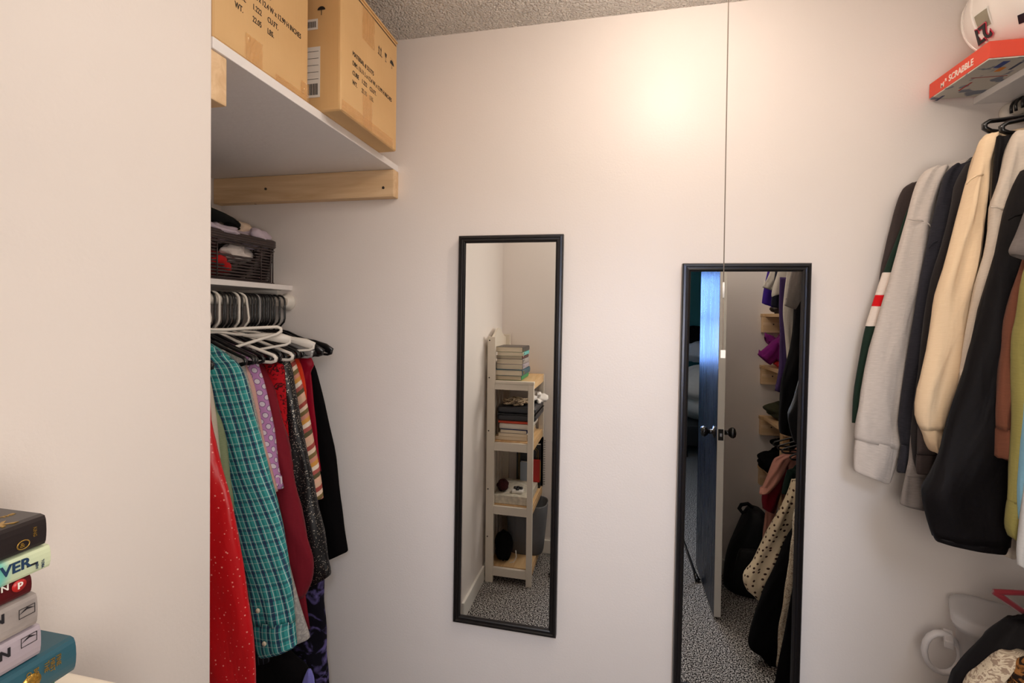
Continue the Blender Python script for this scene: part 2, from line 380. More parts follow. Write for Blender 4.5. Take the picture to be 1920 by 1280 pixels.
# ---------------------------------------------------------------- ceiling bulb and pull cord
lt = thing('ceiling_bulb_fixture', 'bare bulb in a white porcelain holder on the ceiling', 'light', (BULB[0], BULB[1], ZC))
lathe('holder', [(0, 0), (.06, 0), (.062, -.02), (.045, -.045), (.03, -.06), (.0, -.06)], m_whitepl, lt, (BULB[0], BULB[1], ZC))
m_bulb = mat('lit_bulb', (255, 236, 214), .3, emit=(255, 238, 222), es=BULB_E)
lathe('bulb', [(.0, .045), (.014, .04), (.016, .02), (.028, .005), (.033, -.015), (.028, -.035), (.015, -.047), (0, -.05)], m_bulb, lt, (BULB[0], BULB[1], BULB[2]+.035))
cd = thing('pull_cord', 'thin white pull cord hanging from the light in front of the right mirror', 'cord', (.226, 1.05, 2.38))
m_cord = mat('braided_cord', (134, 120, 106), .8)
ct, cb = P(1366, 0, y=1.05), P(1356.5, 540, y=1.05); ct2 = Vector((BULB[0]+.04, BULB[1]+.01, 2.38)); ce = P(1355.5, 656, y=1.05); 
tube('cord', [ct2, ct, (ct+cb)/2, cb], .0011, m_cord, cd, 6)
tube('cord', [cb, (cb+ce)/2, ce], .0009, m_cord, cd, 6)
tube('joiner', [cb+Vector((0, 0, .012)), cb, cb-Vector((0, 0, .02))], [.0022, .0028, .002], m_whitepl, cd, 8)
bbox('pull_tag', ce.x-.005, ce.x+.005, ce.y-.002, ce.y+.002, ce.z-.017, ce.z, m_whitepl, cd, bev=.001)

# ---------------------------------------------------------------- mirrors
def mirror(label, cx, z0, z1, w, roll, yaw, tilt=0):
    base = Vector((cx, YB, z0)); t = thing('wall_mirror', label, 'mirror', base)
    h = z1-z0; fw = .024
    prof = [(0, 0), (0, .020), (.003, .024), (.009, .0245), (.011, .0215), (.0155, .021), (.0185, .0225), (.0215, .0205), (fw, .014), (fw, 0)]
    V = []; F = []
    for (i, d) in prof:
        for (sx, sz) in ((-1, 0), (1, 0), (1, 1), (-1, 1)):
            V.append(Vector((sx*(w/2-i), -d, i if sz == 0 else h-i)))
    n = len(prof)
    for k in range(n-1):
        for j in range(4):
            a = k*4+j; b = k*4+(j+1) % 4; F.append((a, b, b+4, a+4))
    fr = mk('frame', [v+base for v in V], F, m_frame, t)
    g = bbox('glass', cx-w/2+fw-.003, cx+w/2-fw+.003, YB-.0145, YB-.010, z0+fw-.003, z1-fw+.003, m_mirror, t)
    bk = bbox('backing', cx-w/2+.004, cx+w/2-.004, YB-.0085, YB-.001, z0+.004, z1-.004, m_pine_y, t)
    t.location = (cx, YB-.010, z0); t.rotation_euler = (tilt, roll, yaw)
    return t
mirror('narrow black-framed mirror on the back wall, the left and higher of the two', (-.497-.160)/2+.004, .505, 1.770, .340, .005, -.008)
mirror('narrow black-framed mirror on the back wall behind the cord, right and lower one', (.196+.540)/2, .402, 1.674, .343, .006, 0)

# ---------------------------------------------------------------- upper left shelf, battens, boxes
bbox_t = lambda *a, **k: tag(bbox(*a, **{kk: vv for kk, vv in k.items() if kk not in ('label', 'cat', 'group')}), k['label'], k['cat'], k.get('group'))
us = thing('upper_shelf', 'thick white painted shelf board high on the left under two cartons', 'shelf', (-1.07, 1.12, 1.998))
bbox('board', XRL+.001, XL, .735, YB-.001, 1.996, 2.017, m_shelfwhite, us, bev=.0015)
def batten(name, label, x0, x1, y0, y1, z0, z1, m, screws=(), cat='wood batten'):
    t = thing(name, label, cat, ((x0+x1)/2, (y0+y1)/2, z0))
    bbox('plank', x0, x1, y0, y1, z0, z1, m, t, bev=.003)
    for (sx, sy, sz, ax) in screws:
        lathe('screw', [(0, -.001), (.0045, -.001), (.0045, .002), (.002, .0025), (0, .0015)] if ax == 'x' else [(0, .001), (.0045, .001), (.0045, -.002), (.002, -.0025), (0, -.0015)], m_screw, t, (sx, sy, sz), ax, 10)
    return t
batten('shelf_batten', 'pine two by four batten on the back wall under the high left shelf', XRL+.002, XL+.001, YB-.038, YB-.001, 1.905, 1.9955, m_pine, [(XL-.035, YB-.038, 1.935, 'y'), (-1.2, YB-.038, 1.95, 'y')])
batten('shelf_batten', 'short pine batten end under the near end of the high left shelf', XRL+.002, XL-.004, .735, .772, 1.905, 1.9955, m_pine)

def carton(label, x0, x1, y0, y1, z0, z1, front_text, overhang):
    t = thing('cardboard_carton', label, 'box', ((x0+x1)/2, (y0+y1)/2, z0))
    bbox('body', x0, x1, y0, y1, z0, z1, m_card, t, bev=.008, seg=3)
    m = .0004
    # top flap seam
    bbox('flap', x0-.001, x1+.0012, y0-.0012, y1+.0012, z1-.001, z1+.004, m_card, t, bev=.001)
    bbox('flap_seam', x1-.001, x1+.0006, y0+.01, y1-.01, z1-.0145, z1-.011, mat('seam_shadow_gap', (70, 46, 26), .9), t)
    return t
XB1 = -.7165; c1 = carton('large brown carton at the near left end of the high shelf', -1.05, XB1, .738, 1.014, 2.0172, 2.352, 1, 0)
XB2 = -.660; c2 = carton('brown carton overhanging the high shelf next to the back wall', -.993, XB2, 1.062, 1.370, 2.0172, 2.35, 1, 0)
Rr, Uu = (0, 1, 0), (0, 0, 1)
def carton_text(t, xf, ys, zs, s, sp, sx=.77):
    # ys start of text, zs baseline of the first line
    for i, ln in enumerate(((('MATERIAL # 521775', 0),), (('DIM. 13.11 L x 12.4 W x 12.99 H INCHES', 0),), (('CUBE', 0), ('1.222', .046), ('CU.FT.', .088)), (('WT.', 0), ('22.05', .046), ('LBS.', .088)))):
        for (a, dy) in ln: text(a, s, (xf, ys+dy, zs-i*sp), Rr, Uu, m_ink, t, sx=sx)
def arrows(t, xf, y, z, s):
    V, F = [], []
    def quad(y0, y1, z0, z1):
        k = len(V); V.extend([(xf+.0004, y0, z0), (xf+.0004, y1, z0), (xf+.0004, y1, z1), (xf+.0004, y0, z1)]); F.append((k, k+1, k+2, k+3))
    def poly(ps):
        k = len(V); V.extend([(xf+.0004, a, b) for a, b in ps]); F.append(tuple(range(k, k+len(ps))))
    def flush(nm):
        mk(nm, list(V), list(F), m_ink, t); V.clear(); F.clear()
    quad(y, y+s*1.0, z, z+s*.09)
    for a in (.2, .65):
        quad(y+s*a, y+s*(a+.13), z+s*.12, z+s*.7); poly([(y+s*(a-.1), z+s*.65), (y+s*(a+.23), z+s*.65), (y+s*(a+.065), z+s*1.0)])
    flush('arrows_mark')
    y2 = y+s*1.6   # glass
    poly([(y2, z+s*.95), (y2+s*.12, z+s*.5), (y2+s*.4, z+s*.5), (y2+s*.52, z+s*.95)]); quad(y2+s*.23, y2+s*.29, z+s*.1, z+s*.5); quad(y2+s*.1, y2+s*.42, z, z+s*.09)
    flush('glass_mark')
    y3 = y+s*2.9   # umbrella
    poly([(y3+s*(.5-.5*cos(pi*k/8)), z+s*(.45+.5*sin(pi*k/8))) for k in range(9)][::-1]); quad(y3+s*.47, y3+s*.53, z+s*.05, z+s*.5); quad(y3+s*.3, y3+s*.53, z, z+s*.06)
    for q in (.1, .35, .6, .85): quad(y3+s*q, y3+s*(q+.05), z+s*1.0, z+s*1.12)
    flush('umbrella_mark')
a = P(661, 103, x=XB2); carton_text(c2, XB2+.0002, a.y, a.z, .0165, .0245)
a = P(712, 101, x=XB2); arrows(c2, XB2, a.y-.012, a.z-.004, .026)
a = P(440, 12, x=XB1); b1 = P(661, 103, x=XB2)
carton_text(c1, XB1+.0002, a.y, a.z+3*.0245, .0165, .0245, .69)
# shipping labels and marks on the near side of the second carton
t = c2; L0 = P(583, 60, y=1.0615); L1 = P(600, 182, y=1.0615)
bbox('shipping_label', L1.x-.075, L1.x, 1.0607, 1.0612, L1.z, L1.z+.125, m_label, t)
for k in range(9): bbox('barcode', L1.x-.008-.0036*k, L1.x-.008-.0036*k+.0019+.0006*(k % 2), 1.0602, 1.0606, L1.z+.006, L1.z+.034, m_ink, t)
for k in range(5): bbox('printed_rule', L1.x-.07, L1.x-.004, 1.0602, 1.0606, L1.z+.045+k*.017, L1.z+.0458+k*.017, m_ink, t)
s2 = P(596, 55, y=1.0615); bbox('barcode_sticker', s2.x-.05, s2.x, 1.0607, 1.0612, s2.z, s2.z+.026, m_label, t)
for k in range(7): bbox('barcode', s2.x-.007-.004*k, s2.x-.007-.004*k+.002, 1.0602, 1.0606, s2.z+.005, s2.z+.02, m_ink, t)
u0 = P(603, 22, y=1.0615)
V = [(u0.x+.0, 1.0605, u0.z+.002)]; V = [(u0.x+.011*(-cos(pi*k/8)), 1.0605, u0.z+.004+.009*sin(pi*k/8)) for k in range(9)]
mk('umbrella_mark', V+[(u0.x-.0008, 1.0605, u0.z-.009), (u0.x+.0008, 1.0605, u0.z-.009), (u0.x+.0008, 1.0605, u0.z+.004), (u0.x-.0008, 1.0605, u0.z+.004)], [tuple(range(9)), (9, 10, 11, 12)], m_ink, t)
# crumpled clear tape
def tape(t, name, ring):
    """tape strip given as list of (y,z) rectangles on the front face"""
def tape_front(t, xf, y0, y1, z0, z1):
    V, F = [], []; nx, nz = 10, 6
    for i in range(nx+1):
        for j in range(nz+1): V.append((xf+.0008+random.random()*.0022, y0+(y1-y0)*i/nx, z0+(z1-z0)*j/nz))
    for i in range(nx):
        for j in range(nz): q = i*(nz+1)+j; F.append((q, q+nz+1, q+nz+2, q+1))
    mk('packing_tape', V, F, m_tape, t)
tape_front(c2, XB2, 1.066, 1.34, 2.018, 2.046); tape_front(c2, XB2, 1.165, 1.215, 2.02, 2.115); tape_front(c2, XB2, 1.16, 1.225, 2.25, 2.335)
tape_front(c1, XB1, .90, 1.012, 2.018, 2.032); tape_front(c1, XB1, .815, .86, 2.02, 2.07); tape_front(c1, XB1, .985, 1.012, 2.03, 2.06)

# ---------------------------------------------------------------- lower left shelf, rod, sockets
bbox_t('lower_shelf', XRL+.001, -1.118, .736, YB-.001, 1.594, 1.611, m_shelfwhite, bev=.0015, base=(-1.27, 1.1, 1.594), label='thin white shelf in the left recess carrying the wicker basket', cat='shelf')
bbox_t('shelf_bracket', XRL+.001, -1.165, YB-.022, YB-.001, 1.562, 1.5935, m_white, bev=.002, base=(-1.3, YB-.02, 1.562), label='white wooden cleat under the far end of the basket shelf', cat='bracket')
RXL, RZL = -1.135, 1.552
rd = thing('closet_rod', 'white closet rod packed with hangers in the left recess', 'rod', (RXL, 1.1, RZL))
tube('rod', [(RXL, .737, RZL), (RXL, YB-.02, RZL)], .0165, m_whitepl, rd, 18)
for yy in (YB-.002,): lathe('rod_socket', [(0, 0), (.03, 0), (.031, -.006), (.024, -.010), (.022, -.024), (.0165, -.026)], m_whitepl, rd, (RXL, yy, RZL), 'y', 22)
lathe('rod_socket', [(0, 0), (.03, 0), (.031, .006), (.024, .010), (.022, .024), (.0165, .026)], m_whitepl, rd, (RXL, .735, RZL), 'y', 22)

# ---------------------------------------------------------------- hangers
def hanger_pts(hw=.190, drop=.165, neck=-.098, hr=.0215):
    hook = [(0, neck), (.001, neck+.010), (.010, neck+.020), (.018, neck+.028), (.0215, neck+.040), (.0215, -.030), (.0215, -.010)]
    for k in range(0, 11):
        a = 5+180*k/10; a = math.radians(a); hook.append((hr*cos(a), hr*sin(a)))
    hook.append((-hr*.95, -.014))
    fr = []
    for s in (1, -1):
        side = [(.0, neck), (.035, neck-.006), (.075, neck-.022), (hw*.62, neck-.036), (hw*.9, neck-.054), (hw, neck-.060), (hw+.008, neck-.068), (hw+.006, neck-.076), (hw-.006, neck-.080), (hw*.7, neck-.078), (hw*.4, neck-.076), (0, neck-.075)]
        fr.append([(s*a, b) for a, b in side])
    loop = fr[0] + fr[1][::-1][1:-1]
    return hook, loop
def build_hanger(loc, m, label, group=None, rot=0, r=.0042, pads=True, tilt=0, hw=.190, name='clothes_hanger', cat='hanger'):
    t = thing(name, label, cat, loc, group); L = Vector(loc); hook, loop = hanger_pts(hw)
    tube('hook', [L+Vector((a, 0, b)) for a, b in hook], .0034, m, t, 7, nrm=(0, 1, 0))
    tube('frame', [L+Vector((a, 0, b)) for a, b in loop], r, m, t, 7, closed=True, nrm=(0, 1, 0), flat=1.3)
    if pads:
        for s in (1, -1):
            tube('shoulder_rest', [L+Vector((s*a, 0, b)) for a, b in ((hw*.45, -.126), (hw*.7, -.139), (hw*.92, -.155), (hw*1.03, -.166), (hw*1.0, -.174))], [.004, .010, .0145, .013, .006], m, t, 8, nrm=(0, 1, 0), flat=.45)
    t.rotation_euler = (0, tilt, rot); return t
def copy_tree(o, loc, rot, label, group=None, tilt=0):
    c = o.copy(); COL.objects.link(c); c.location = loc; c.rotation_euler = (0, tilt, rot); c['label'] = label
    if group: c['group'] = group
    elif 'group' in c.keys(): del c['group']
    for ch in list(o.children):
        d = ch.copy(); COL.objects.link(d); d.parent = c
        for g in ch.children:
            e = g.copy(); COL.objects.link(e); e.parent = d
    return c
PROTO = {}
def hang(kind, loc, label, group=None, rot=0, tilt=0):
    m = {'black': m_blackpl, 'white': m_whitepl, 'black_thin': m_blackpl, 'black_small': m_blackpl, 'white_thin': m_whitepl, 'red': m_redh, 'clear': m_clearpl}[kind]
    if kind not in PROTO:
        PROTO[kind] = build_hanger(loc, m, label, group, rot, pads='thin' not in kind and 'small' not in kind, r=.0042 if 'thin' not in kind else .0048, hw=.175 if 'small' in kind else .198, tilt=tilt); return PROTO[kind]
    return copy_tree(PROTO[kind], loc, rot, label, group, tilt)
m_redh = mat('dark_red_velvet', (120, 8, 26), .8, sheen=.4)
m_clearpl = mat('grey_smoke_plastic', (150, 148, 146), .2, spec=.6)

# ---------------------------------------------------------------- garments
def smooth_rows(rows, n):
    """rows: list of (Lx,Lz,Rx,Rz); resample with Catmull-Rom"""
    m = len(rows); out = []
    if m < 2: return rows
    for i in range(n+1):
        t = i/n*(m-1); k = min(int(t), m-2); f = t-k
        p0 = rows[max(k-1, 0)]; p1 = rows[k]; p2 = rows[k+1]; p3 = rows[min(k+2, m-1)]
        out.append(tuple(.5*((2*b)+(-a+c)*f+(2*a-5*b+4*c-d)*f*f+(-a+3*b-3*c+d)*f**3) for a, b, c, d in zip(p0, p1, p2, p3)))
    return out
def tubeloft(name, rows, yc, b, m, parent, seed, fold=.35, n=26, seg=22, b0=.55, b1=.85, captop=True, v0=0.0, ydrift=0, lip=True, flute=1.0, ph0=pi/2):
    """cloth tube: flattened rings between the left and right outline, folded"""
    rnd = random.Random(seed); rr = smooth_rows(rows, n); V = []; F = []; UV = []
    ws = [(rnd.choice((2, 3, 3, 4, 5, 6)), rnd.uniform(-9, 9), rnd.uniform(0, 6.28), rnd.uniform(.4, 1)) for _ in range(5)]
    dist = v0; pc = None
    for i, (lx, lz, rx, rz) in enumerate(rr):
        t = i/n; c = Vector(((lx+rx)/2, yc+ydrift*t, (lz+rz)/2)); a = Vector((rx-lx, 0, rz-lz))/2; al = a.length
        if pc is not None: dist += (c-pc).length
        pc = c; prof = b*(b0+(1-b0)*min(1, t*5))*(1-(1-b1)*max(0, (t-.8)*5))
        uu = 0; prev = None
        for k in range(seg+1):
            ph = 2*pi*k/seg+ph0; cs, sn = cos(ph), sin(ph)
            f = sum(w*sin(mm*ph+q*dist*4+p) for mm, q, p, w in ws)/3.2*flute
            rad = 1+.04*f
            yy = prof*(abs(sn)**.8)*(1 if sn > 0 else -1)*(1+fold*f) + prof*.35*fold*sin(7*dist+ws[0][2])
            V.append(c + a*cs*rad + Vector((0, yy, 0)) + Vector((0, 0, .002*f)))
            sk = Vector((al*cs, prof*(abs(sn)**.8)*(1 if sn > 0 else -1), 0))
            if prev is not None: uu += (sk-prev).length
            prev = sk; UV.append((uu-2*al+.5, dist))
    nr = len(rr); S1 = seg+1
    for i in range(nr-1):
        for k in range(seg):
            q = i*S1+k; F.append((q, q+1, q+1+S1, q+S1))
    if captop: F.append(tuple(reversed(range(seg))))
    if lip:      # turned-in hem so the opening is dark inside
        lx, lz, rx, rz = rr[-1]; c = Vector(((lx+rx)/2, yc+ydrift, (lz+rz)/2))
        base = (nr-1)*S1
        for dz, sc in ((.0, .9), (.03, .82)):
            o = len(V)
            for k in range(S1):
                q = V[base+k]; V.append(c+(q-c)*sc+Vector((0, 0, dz))); UV.append(UV[base+k])
            for k in range(seg):
                F.append(((o-S1 if dz else base)+k, (o-S1 if dz else base)+k+1, o+k+1, o+k))
        F.append(tuple(range(len(V)-seg, len(V))))
    return mk(name, V, F, m, parent, smooth=True, uv=UV), dist
def torso(name, xc, tip, zneck, zhem, whem, yc, b, m, parent, seed, neckw=.36, n=22, seg=28, neckdip=.03, xclamp=None):
    rnd = random.Random(seed+99); V = []; F = []; UV = []
    ws = [(rnd.choice((2, 3, 4, 5)), rnd.uniform(-3, 3), rnd.uniform(0, 6.28)) for _ in range(4)]
    W0 = abs(tip[0]-xc)
    for i in range(n+1):
        t = i/n; W_ = W0+(whem-W0)*(t**.8)
        for k in range(seg):
            ph = 2*pi*k/seg; s = cos(ph); sn = sin(ph)
            zsh = tip[1]+(zneck-tip[1])*(1-abs(s)**1.25)
            if abs(s) < neckw: zsh -= neckdip*(1-(s/neckw)**2)*(1 if sn < 0 else .5)
            f = sum(sin(mm*ph+q*t*5+p) for mm, q, p in ws)/2.5
            th = b*(.35+.65*min(1, t*6))
            x = xc+s*W_*(1+.02*f*t); z = zsh+(zhem-zsh)*t
            if xclamp: x = min(x, xclamp) if xclamp > 0 else max(x, xclamp)
            V.append((x, yc+th*(abs(sn)**.6)*(1 if sn > 0 else -1)*(1+.3*f*t), z)); UV.append((s*W_+.5, t*abs(tip[1]-zhem)))
    for i in range(n):
        for k in range(seg):
            q = i*seg+k; w = i*seg+(k+1) % seg; F.append((q, w, w+seg, q+seg))
    F.append(tuple(reversed(range(seg)))); F.append(tuple(range(n*seg, (n+1)*seg)))
    return mk(name, V, F, m, parent, smooth=True, uv=UV)
def rows_px(fn, yc, rows): 
    o = []
    for (py, xl, xr) in rows:
        pl, pr = (py if not isinstance(py, tuple) else py[0]), (py if not isinstance(py, tuple) else py[1])
        A = fn(xl, pl, y=yc); B = fn(xr, pr, y=yc); o.append((A.x, A.z, B.x, B.z))
    return o
GN = [0]
def garment(name, label, cat, yc, m, rows, cuff=None, rack='R', fn=P, hem=None, b=.019, tb=.006, group=None, hanger='black', hl=None, fold=.5, mcuff=None, whem=None, zr=None, xc=None, second=True, flute=1.0, bands=None, zneck=None, wtip=None, body=True, mb=None, n=26, collar=False):
    GN[0] += 1; seed = GN[0]*17
    if xc is None: xc = {'R': 1.02, 'L': -1.135, 'RL': .985}[rack]
    if zr is None: zr = {'R': 2.066, 'L': RZL, 'RL': 1.055}[rack]
    lim = {'R': 1.225, 'L': -1.405, 'RL': 1.225}[rack]
    root = thing(name, label, cat, (xc, yc, zr-.12), group)
    R = rows_px(fn, yc, rows)
    out = -1 if rack != 'L' else 1
    tip = (R[0][0], R[0][1]) if out < 0 else (R[0][2], R[0][3])
    tipx = xc+out*max(.10, min(wtip or {'R': .255, 'L': .215, 'RL': .23}[rack], abs(tip[0]-xc))); tip = (tipx, max(R[0][1], R[0][3])-.004)
    zn = zneck if zneck else max(tip[1]+.02, {'R': 1.952, 'L': 1.462, 'RL': .965}[rack])
    if body:
        z_end = (hem if hem is not None else min(r[1] for r in R)-.0)
        torso('body', xc, tip, zn, z_end, whem or .215, yc, tb, mb or m, root, seed, xclamp=lim)
    sl, d = tubeloft('sleeve', R, yc, b, m, root, seed, fold, n, flute=flute, ph0=pi/2 if fn is P else -pi/2)
    if bands:
        for (rws, mm) in bands:
            tubeloft('stripe_band', rows_px(fn, yc, rws), yc, b*1.06, mm, root, seed, fold, 6, captop=False, lip=False, b0=1, b1=1, flute=flute)
    def mirr(Rr): return [(min(2*xc-r[2], lim-.004) if lim > 0 else max(2*xc-r[2], lim+.004), r[3], min(2*xc-r[0], lim) if lim > 0 else max(2*xc-r[0], lim), r[1]) for r in Rr]
    def fixw(Rr):   # keep at least 5 cm width when pressed to the wall
        o = []
        for r in Rr:
            r = list(r)
            if abs(r[2]-r[0]) < .05:
                if lim > 0: r[0] = r[2]-.05
                else: r[2] = r[0]+.05
            o.append(tuple(r))
        return o
    if second and fn is P: tubeloft('sleeve', fixw(mirr(R)), yc, b, m, root, seed+1, fold, 16, 14)
    if cuff:
        C = rows_px(fn, yc, cuff); tubeloft('cuff', C, yc, b*.8, mcuff or m, root, seed+3, fold*1.2, 8, 26, b0=.9, b1=.9, captop=False, v0=d)
    if collar:
        pts = [(xc+.062*cos(a), yc+.016*sin(a), zn-.006+.008*sin(a)*1) for a in [2*pi*k/16 for k in range(16)]]
        tube('collar', pts, .006, mcuff or m, root, 6, closed=True, flat=1.6)
    if hanger:
        hk = hanger if 'thin' in hanger or hanger == 'clear' else hanger+'_thin'
        if hk == 'black_thin': hk = 'black_small'
        hang(hk, (xc, yc, zr), '%s hanger holding the %s' % (hanger.replace('_thin', ''), hl or name.replace('_', ' ')), None, rot=random.uniform(-.04, .04))
    return root

# ---- left recess rack, from the near end toward the back wall
f_red = dots('red_speckled_satin', (196, 14, 24), (236, 150, 140), .016, .13, 1, rough=.38, spec=.45, jitter=.12)
f_beige = fabric('beige_knit', (190, 180, 164)); f_sage = fabric('sage_knit', (128, 140, 108), (100, 112, 84))
f_plaid = plaid('teal_plaid_cotton')
f_pin = stripes('black_pinstripe', [(12, 12, 16)]*7+[(70, 70, 84)], .012, rot=pi/2)
f_greyp = blotch('grey_print_jersey', (150, 146, 142), (178, 172, 166), 60)
f_peach = fabric('dusty_peach_cotton', (202, 160, 150)); f_bub = dots('lilac_bubble_dot', (178, 128, 176), (206, 196, 206), .0235, .30, 0, shade=(104, 76, 110))
f_burg = fabric('burgundy_twill', (122, 24, 38), (104, 18, 32), rough=.75); f_redl = blotch('red_lace', (176, 14, 26), (60, 6, 12), 50, (.5, .6))
f_orange = fabric('orange_red_cotton', (206, 58, 30)); f_crim = fabric('crimson_satin', (140, 10, 36), rough=.4)
f_black = fabric('black_cotton', (13, 11, 12), (8, 7, 8), sheen=0, spec=.08); f_multi = stripes('multi_stripe_weave', [(214, 178, 150), (160, 74, 66), (226, 202, 178), (122, 104, 66), (204, 140, 120), (210, 150, 74), (232, 214, 196), (176, 92, 84), (92, 84, 58), (222, 176, 150)], .12, rot=.45)
f_tie = blotch('purple_tie_dye', (13, 10, 22), (112, 100, 160), 16, (.5, .68))
def sparkle():
    m, n, l, b = new_mat('black_glitter_knit'); v, u, w = uvs(n, l)
    vo = n.new('ShaderNodeTexVoronoi'); vo.voronoi_dimensions = '2D'; vo.inputs['Scale'].default_value = 330; l.new(v, vo.inputs['Vector'])
    sp = n.new('ShaderNodeSeparateXYZ'); l.new(vo.outputs['Color'], sp.inputs[0])
    f = math_(n, l, 'MULTIPLY', math_(n, l, 'GREATER_THAN', sp.outputs[0], .85), math_(n, l, 'LESS_THAN', vo.outputs['Distance'], .32))
    l.new(mixc(n, l, f, lin((12, 10, 11)), lin((230, 218, 200))), b.inputs['Base Color']); l.new(f, b.inputs['Metallic']); b.inputs['Roughness'].default_value = .45
    return m
f_spark = sparkle()
garment('long_sleeved_blouse', 'red satin blouse with tiny pale speckles, nearest in the left recess', 'blouse', .93, f_red,
        [(640, 290, 360), (690, 285, 385), (782, 280, 391), (827, 290, 405), (872, 300, 417), (940, 315, 434), (1010, 330, 447), (1067, 340, 457), (1158, 350, 471), (1195, 355, 475), (1280, 365, 476), (1330, 370, 476)], rack='L', hem=.55, fold=.5)
garment('beige_shirt', 'beige knit shirt glimpsed between the red blouse and sage top', 'top', .955, f_beige,
        [(640, 310, 375), (700, 300, 388), (760, 300, 398), (800, 310, 404), (860, 320, 412)], rack='L', hem=.95)
garment('sage_sweater', 'sage green knit top behind the red speckled blouse', 'top', .985, f_sage,
        [(640, 320, 372), (702, 320, 391), (760, 330, 402), (795, 330, 417), (845, 340, 427), (920, 350, 435), (965, 355, 437)], rack='L', hem=.9)
pl = garment('plaid_shirt', 'teal and navy plaid button-cuff shirt hanging in the left recess', 'shirt', 1.05, f_plaid,
        [(642, 330, 392), (652, 335, 408), (668, 340, 432), (690, 350, 452), (740, 358, 468), (800, 372, 482), (870, 385, 499), (950, 412, 519), (1060, 455, 540), (1120, 472, 549), (1165, 478, 553)],
        cuff=[(1160, 479, 553), (1172, 480, 554), (1185, 481, 555), (1205, 483, 557), ((1222, 1206), 487, 557), ((1229, 1209), 492, 556)], rack='L', hem=.62, b=.027, fold=.4)
for (px, py) in ((495, 1207), (483, 1145)):
    q = P(px, py, y=1.05-.03); lathe('button', [(0, -.0015), (.0052, -.0015), (.006, 0), (.006, .002), (0, .002)], mat('shell_button', (214, 202, 176), .3), pl, q, 'y', 12)
garment('pinstripe_trousers', 'black pinstriped garment behind the plaid cuff', 'trousers', 1.095, f_pin,
        [(690, 360, 420), (900, 360, 470), (1000, 370, 490), (1100, 390, 500), (1180, 400, 505), (1240, 405, 505)], rack='L', hem=.62, second=False)
garment('grey_printed_shirt', 'pale grey printed top with its hem below the plaid sleeve', 'top', 1.12, f_greyp,
        [(672, 380, 455), (760, 400, 478), (900, 420, 505), (1000, 440, 527), (1054, 455, 539), (1099, 465, 550), (1147, 475, 563), ((1212, 1190), 490, 577), ((1222, 1198), 495, 578)], rack='L', hem=.7)
garment('peach_blouse', 'dusty peach blouse behind the plaid shirt shoulder', 'blouse', 1.135, f_peach,
        [(645, 385, 425), (662, 380, 445), (685, 385, 462), (720, 390, 476), (760, 400, 484), (820, 420, 494), (880, 440, 507), (922, 455, 519)], rack='L', hem=.9, b=.014)
garment('bubble_dot_shirt', 'lilac shirt printed with pale round bubble dots', 'shirt', 1.17, f_bub,
        [(645, 395, 452), (658, 395, 468), (677, 400, 480), (695, 405, 486), (720, 410, 493), (760, 420, 500), (800, 435, 507), (845, 450, 515), (882, 470, 522), ((905, 915), 490, 531)], rack='L', hem=.85, b=.022, hanger='white', hl='lilac bubble dot shirt')
garment('burgundy_shirt', 'burgundy long-sleeved work shirt in the left recess', 'shirt', 1.21, f_burg,
        [(668, 430, 476), (685, 430, 488), (702, 435, 498), (735, 440, 514), (780, 450, 527), (837, 465, 540), (885, 480, 550), (940, 495, 561), (1009, 510, 576), (1049, 525, 586), (1089, 530, 583), (1118, 540, 571)],
        rack='L', hem=.60, b=.024, whem=.30)
garment('red_lace_blouse', 'bright red lace top just right of the burgundy sleeve', 'top', 1.245, f_redl,
        [(680, 470, 524), (690, 470, 534), (745, 480, 537), (790, 480, 539), (835, 490, 541)], rack='L', hem=1.0, hanger='white', hl='bright red lace top')
garment('glitter_cardigan', 'black knit cardigan flecked with silver glitter', 'cardigan', 1.285, f_spark,
        [(672, 490, 538), (685, 495, 546), (732, 500, 553), (782, 510, 561), (832, 515, 571), (882, 525, 581), (940, 535, 591), (998, 550, 606), (1040, 560, 613), ((1090, 1070), 575, 620), ((1097, 1078), 582, 619)], rack='L', hem=.68, b=.024)
garment('multicoloured_striped_shirt', 'striped shirt in peach, cream, red and olive beside the glitter cardigan', 'shirt', 1.325, f_multi,
        [(655, 500, 535), (666, 500, 545), (685, 505, 554), (727, 510, 566), (770, 515, 575), (807, 520, 583), (857, 535, 593), (907, 550, 602), ((938, 934), 560, 605)], rack='L', hem=.95, b=.022)
garment('orange_blouse', 'orange red top peeking out past the striped shirt', 'top', 1.35, f_orange,
        [(655, 520, 550), (670, 520, 558), (695, 525, 567), (737, 530, 575), (790, 535, 578), (840, 540, 580)], rack='L', hem=1.0, b=.012)
garment('crimson_blouse', 'dark crimson satin top next to the black garment by the wall', 'top', 1.375, f_crim,
        [(660, 535, 577), (682, 540, 588), (697, 540, 583), (730, 545, 575), (800, 545, 575)], rack='L', hem=1.0, b=.012, hanger='black', second=False)
garment('black_shirt', 'plain black long-sleeved garment nearest the back wall on the left', 'shirt', 1.425, f_black,
        [(676, 550, 580), (687, 552, 591), (727, 560, 602), (795, 568, 617), (857, 575, 630), (940, 585, 640), (988, 592, 645), ((1045, 1029), 608, 651), ((1050, 1033), 612, 650)], rack='L', hem=.9, b=.014)
garment('tie_dye_trousers', 'black and purple tie-dyed trousers below the glitter cardigan', 'trousers', 1.37, f_tie,
        [(700, 520, 570), (900, 520, 590), (1083, 535, 606), (1126, 540, 608), (1205, 545, 612), (1280, 548, 617), (1400, 550, 622)], rack='L', hem=.35, second=False, b=.022)
